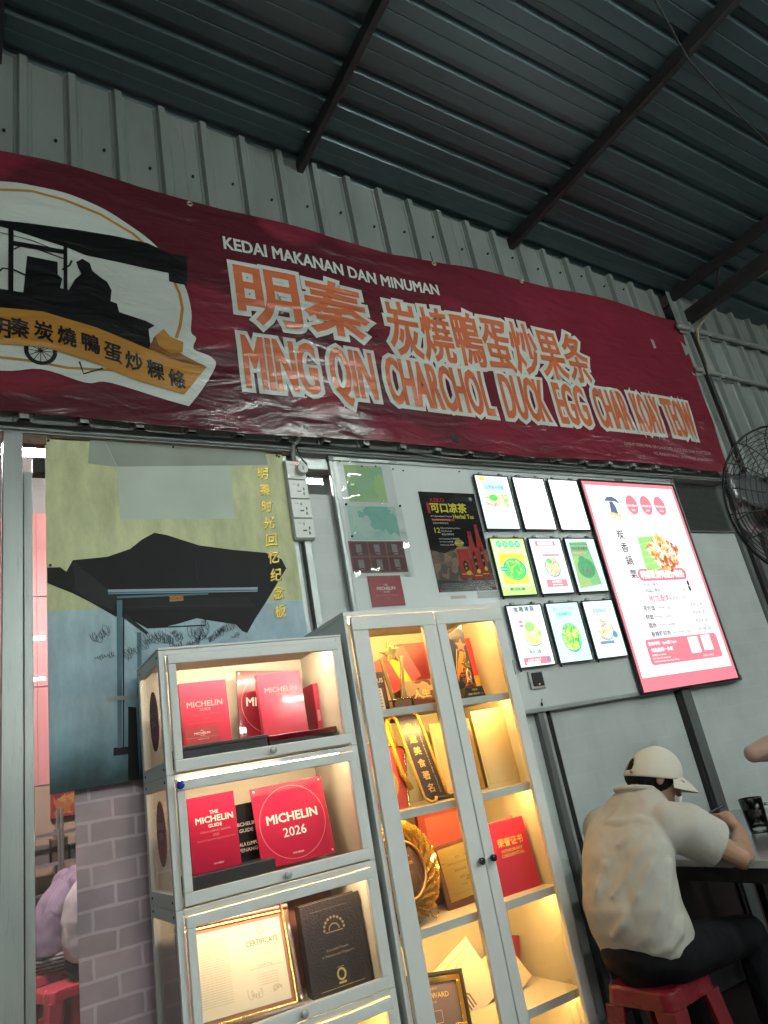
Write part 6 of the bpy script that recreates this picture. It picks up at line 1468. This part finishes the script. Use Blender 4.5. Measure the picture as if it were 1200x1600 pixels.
# ---- the other diners: only an elbow, an arm and backs show
base = [(-.005, .535, .140, .185), (-.02, .64, .140, .185), (-.03, .76, .130, .182), (.0, .87, .122, .19), (.03, .93, .112, .195), (.055, .985, .090, .165), (.07, 1.03, .070, .11), (.075, 1.06, .060, .07)]
lean = [(c+.30*max(0, z-.6)**1.0, z-.10*max(0, z-.7), a, b) for c, z, a, b in base]
hair_std = [(-.018, 0, .030, .096, .080, .086), (-.035, 0, -.02, .075, .074, .07)]
seated('person', 'diner at the right edge of the picture, only a bare raised elbow showing', (3.34, -1.02, 0), math.pi, SK2, cloth('grey_tee', (.22, .22, .24)), dark_cl, base, (.12, 0, 1.17), .2, 0,
    ((.05, -.185, 1.00), (.385, -.31, 1.035), (.15, -.13, 1.12), (-.6, .1, .8), (0, 1, 0)), ((.05, .185, .985), (.10, .27, .78), (.30, .20, .80), (1, -.2, .1), (0, 0, -1)), hair=(hair_k, hair_std), sleeve=.5)
stripe = M('striped_shorts', (.6, .58, .6), .8)
t = stripe.node_tree; p = t.nodes['Principled BSDF']; tc = t.nodes.new('ShaderNodeTexCoord'); wv = t.nodes.new('ShaderNodeTexWave'); wv.bands_direction = 'Z'; wv.inputs['Scale'].default_value = 14; wv.inputs['Distortion'].default_value = 3
t.links.new(tc.outputs['Object'], wv.inputs['Vector']); cr = t.nodes.new('ShaderNodeValToRGB'); cr.color_ramp.interpolation = 'CONSTANT'; cr.color_ramp.elements[0].color = (.03, .03, .06, 1); cr.color_ramp.elements[1].position = .45; cr.color_ramp.elements[1].color = (.65, .6, .63, 1)
t.links.new(wv.outputs['Color'], cr.inputs[0]); t.links.new(cr.outputs[0], p.inputs['Base Color'])
seated('person', 'diner in a lavender top and striped shorts seen through the left window', (.50, 2.92, 0), .25, SK2, cloth('lavender_top', (.34, .27, .36)), stripe, lean, (.32, 0, 1.12), .5, 0,
    ((.16, -.185, .945), (.16, -.26, .74), (.34, -.20, .80), (.7, .3, .5), (0, 1, 0)), ((.16, .185, .945), (.26, .27, .78), (.42, .17, .80), (1, -.2, .1), (0, 0, -1)), hair=(hair_k, hair_std), voxel=.011, sleeve=.5)
seated('person', 'diner in a white shirt, back half hidden by the brick film in the left window', (.67, 2.34, 0), .1, SK2, cloth('white_shirt', (.66, .60, .62)), dark_cl, base, (.12, 0, 1.17), .2, 0,
    ((.05, -.185, .985), (.20, -.27, .78), (.42, -.17, .80), (1, .2, .1), (0, 0, -1)), ((.05, .185, .985), (.20, .27, .78), (.42, .17, .80), (1, -.2, .1), (0, 0, -1)), hair=(hair_k, hair_std), voxel=.011, sleeve=.8)
make_stool('stool of the white shirted diner, behind the brick film', (.67, 2.34, 0), .1, pink_pl)
seated('person', 'diner in a beige shirt at the left edge of the left window', (.20, 3.15, 0), math.pi, SK2, cloth('beige_print_shirt', (.58, .48, .40)), dark_cl, base, (.12, 0, 1.17), .2, 0,
    ((.05, -.185, .985), (.20, -.27, .78), (.42, -.17, .80), (1, .2, .1), (0, 0, -1)), ((.05, .185, .985), (.20, .27, .78), (.42, .17, .80), (1, -.2, .1), (0, 0, -1)), hair=(hair_k, hair_std), voxel=.011, sleeve=.8)
make_stool('stool of the beige shirted diner deep in the left window', (.20, 3.15, 0), .1, pink_pl)
seated('person', 'diner with a bare arm glimpsed behind the glass beside the tall cabinet', (3.16, .66, 0), -.3, SK2, cloth('pink_top', (.55, .22, .22)), dark_cl, base, (.12, 0, 1.17), .2, 0,
    ((.05, -.185, .985), (.02, -.30, .72), (.26, -.22, .76), (1, .2, .1), (0, 0, -1)), ((.05, .185, .985), (.20, .27, .78), (.42, .17, .80), (1, -.2, .1), (0, 0, -1)), hair=(hair_k, hair_std), voxel=.011, sleeve=.3)
make_stool('stool of the bare armed diner behind the frosted glass', (3.16, .66, 0), .1, pink_pl)

# ---- pedestal fan at the right edge
FX, FYY, FZ = 2.99, -1.27, 2.0
fan = thing('pedestal_fan', 'black industrial pedestal fan with a round wire cage at the right edge', 'fan', (FX, FYY, 0))
fblack = M('fan_black_metal', (.012, .012, .013), .35, .3)
fd_ = Vector((-.32, -.94, -.10)).normalized()         # facing
fa = fd_.cross(Vector((0, 0, 1))).normalized(); fb = fa.cross(fd_)
FC = Vector((0, 0, FZ))
def fp(r_, t_, d): return FC+(fa*math.cos(t_)+fb*math.sin(t_))*r_+fd_*d
FR = .335
for nm, sg_ in (('front_grille', 1), ('rear_grille', -1)):
    mb = MB()
    for k in range(15):
        r_ = .05+(FR-.05)*k/14; dd = .085*math.sqrt(max(0, 1-(r_/FR)**2.6))
        mb.tube([fp(r_, i*math.pi/20, sg_*dd) for i in range(40)], .0019 if k < 14 else .0055, 5, closed=True)
    for i in range(18):
        t_ = i*math.pi/9; mb.tube([fp(.03+(FR-.03)*k/8, t_+.25*sg_*k/8, sg_*.085*math.sqrt(max(0, 1-((.03+(FR-.03)*k/8)/FR)**2.6))) for k in range(9)], .0024, 5)
    obj(nm, mb, fblack, fan, smooth=True)
obj('hub_badge', MB().tube([fp(0, 0, .082), fp(0, 0, .094)], .055, 20), fblack, fan)
obj('motor', MB().tube([FC-fd_*.28, FC-fd_*.26, FC-fd_*.10, FC-fd_*.085], [.05, .085, .09, .07], 20), fblack, fan, smooth=True)
for i in range(3):
    vs = []; fs = []; t0 = i*2*math.pi/3+.3
    for j in range(7):
        r_ = .06+.25*j/6
        for k in range(6): s_ = (k/5-.5); wd_ = (.55+.65*math.sin(math.pi*min(1, j/6+.15)))*.8; vs.append(fp(r_, t0+s_*wd_, .05*(-s_)))
    for j in range(6):
        for k in range(5): a = j*6+k; fs.append((a, a+1, a+7, a+6))
    bl = obj('blade', MB().add(vs, fs), M('fan_blade_grey', (.10, .105, .11), .3, .5), fan, smooth=True); sd = bl.modifiers.new('thickness', 'SOLIDIFY'); sd.thickness = .002
obj('hub', MB().tube([fp(0, 0, -.07), fp(0, 0, .03)], .062, 20), fblack, fan, smooth=True)
pc = FC-fd_*.16
obj('neck', MB().tube([pc, pc-Vector((0, 0, .10)), pc-Vector((0, 0, .16))], [.03, .03, .022], 12), fblack, fan, smooth=True)
obj('pole', MB().tube([(pc.x, pc.y, .03), (pc.x, pc.y, FZ-.14)], .018, 12), fblack, fan, smooth=True)
obj('foot', MB().tube([(pc.x, pc.y, 0), (pc.x, pc.y, .02), (pc.x, pc.y, .035)], [.24, .24, .05], 28), fblack, fan)
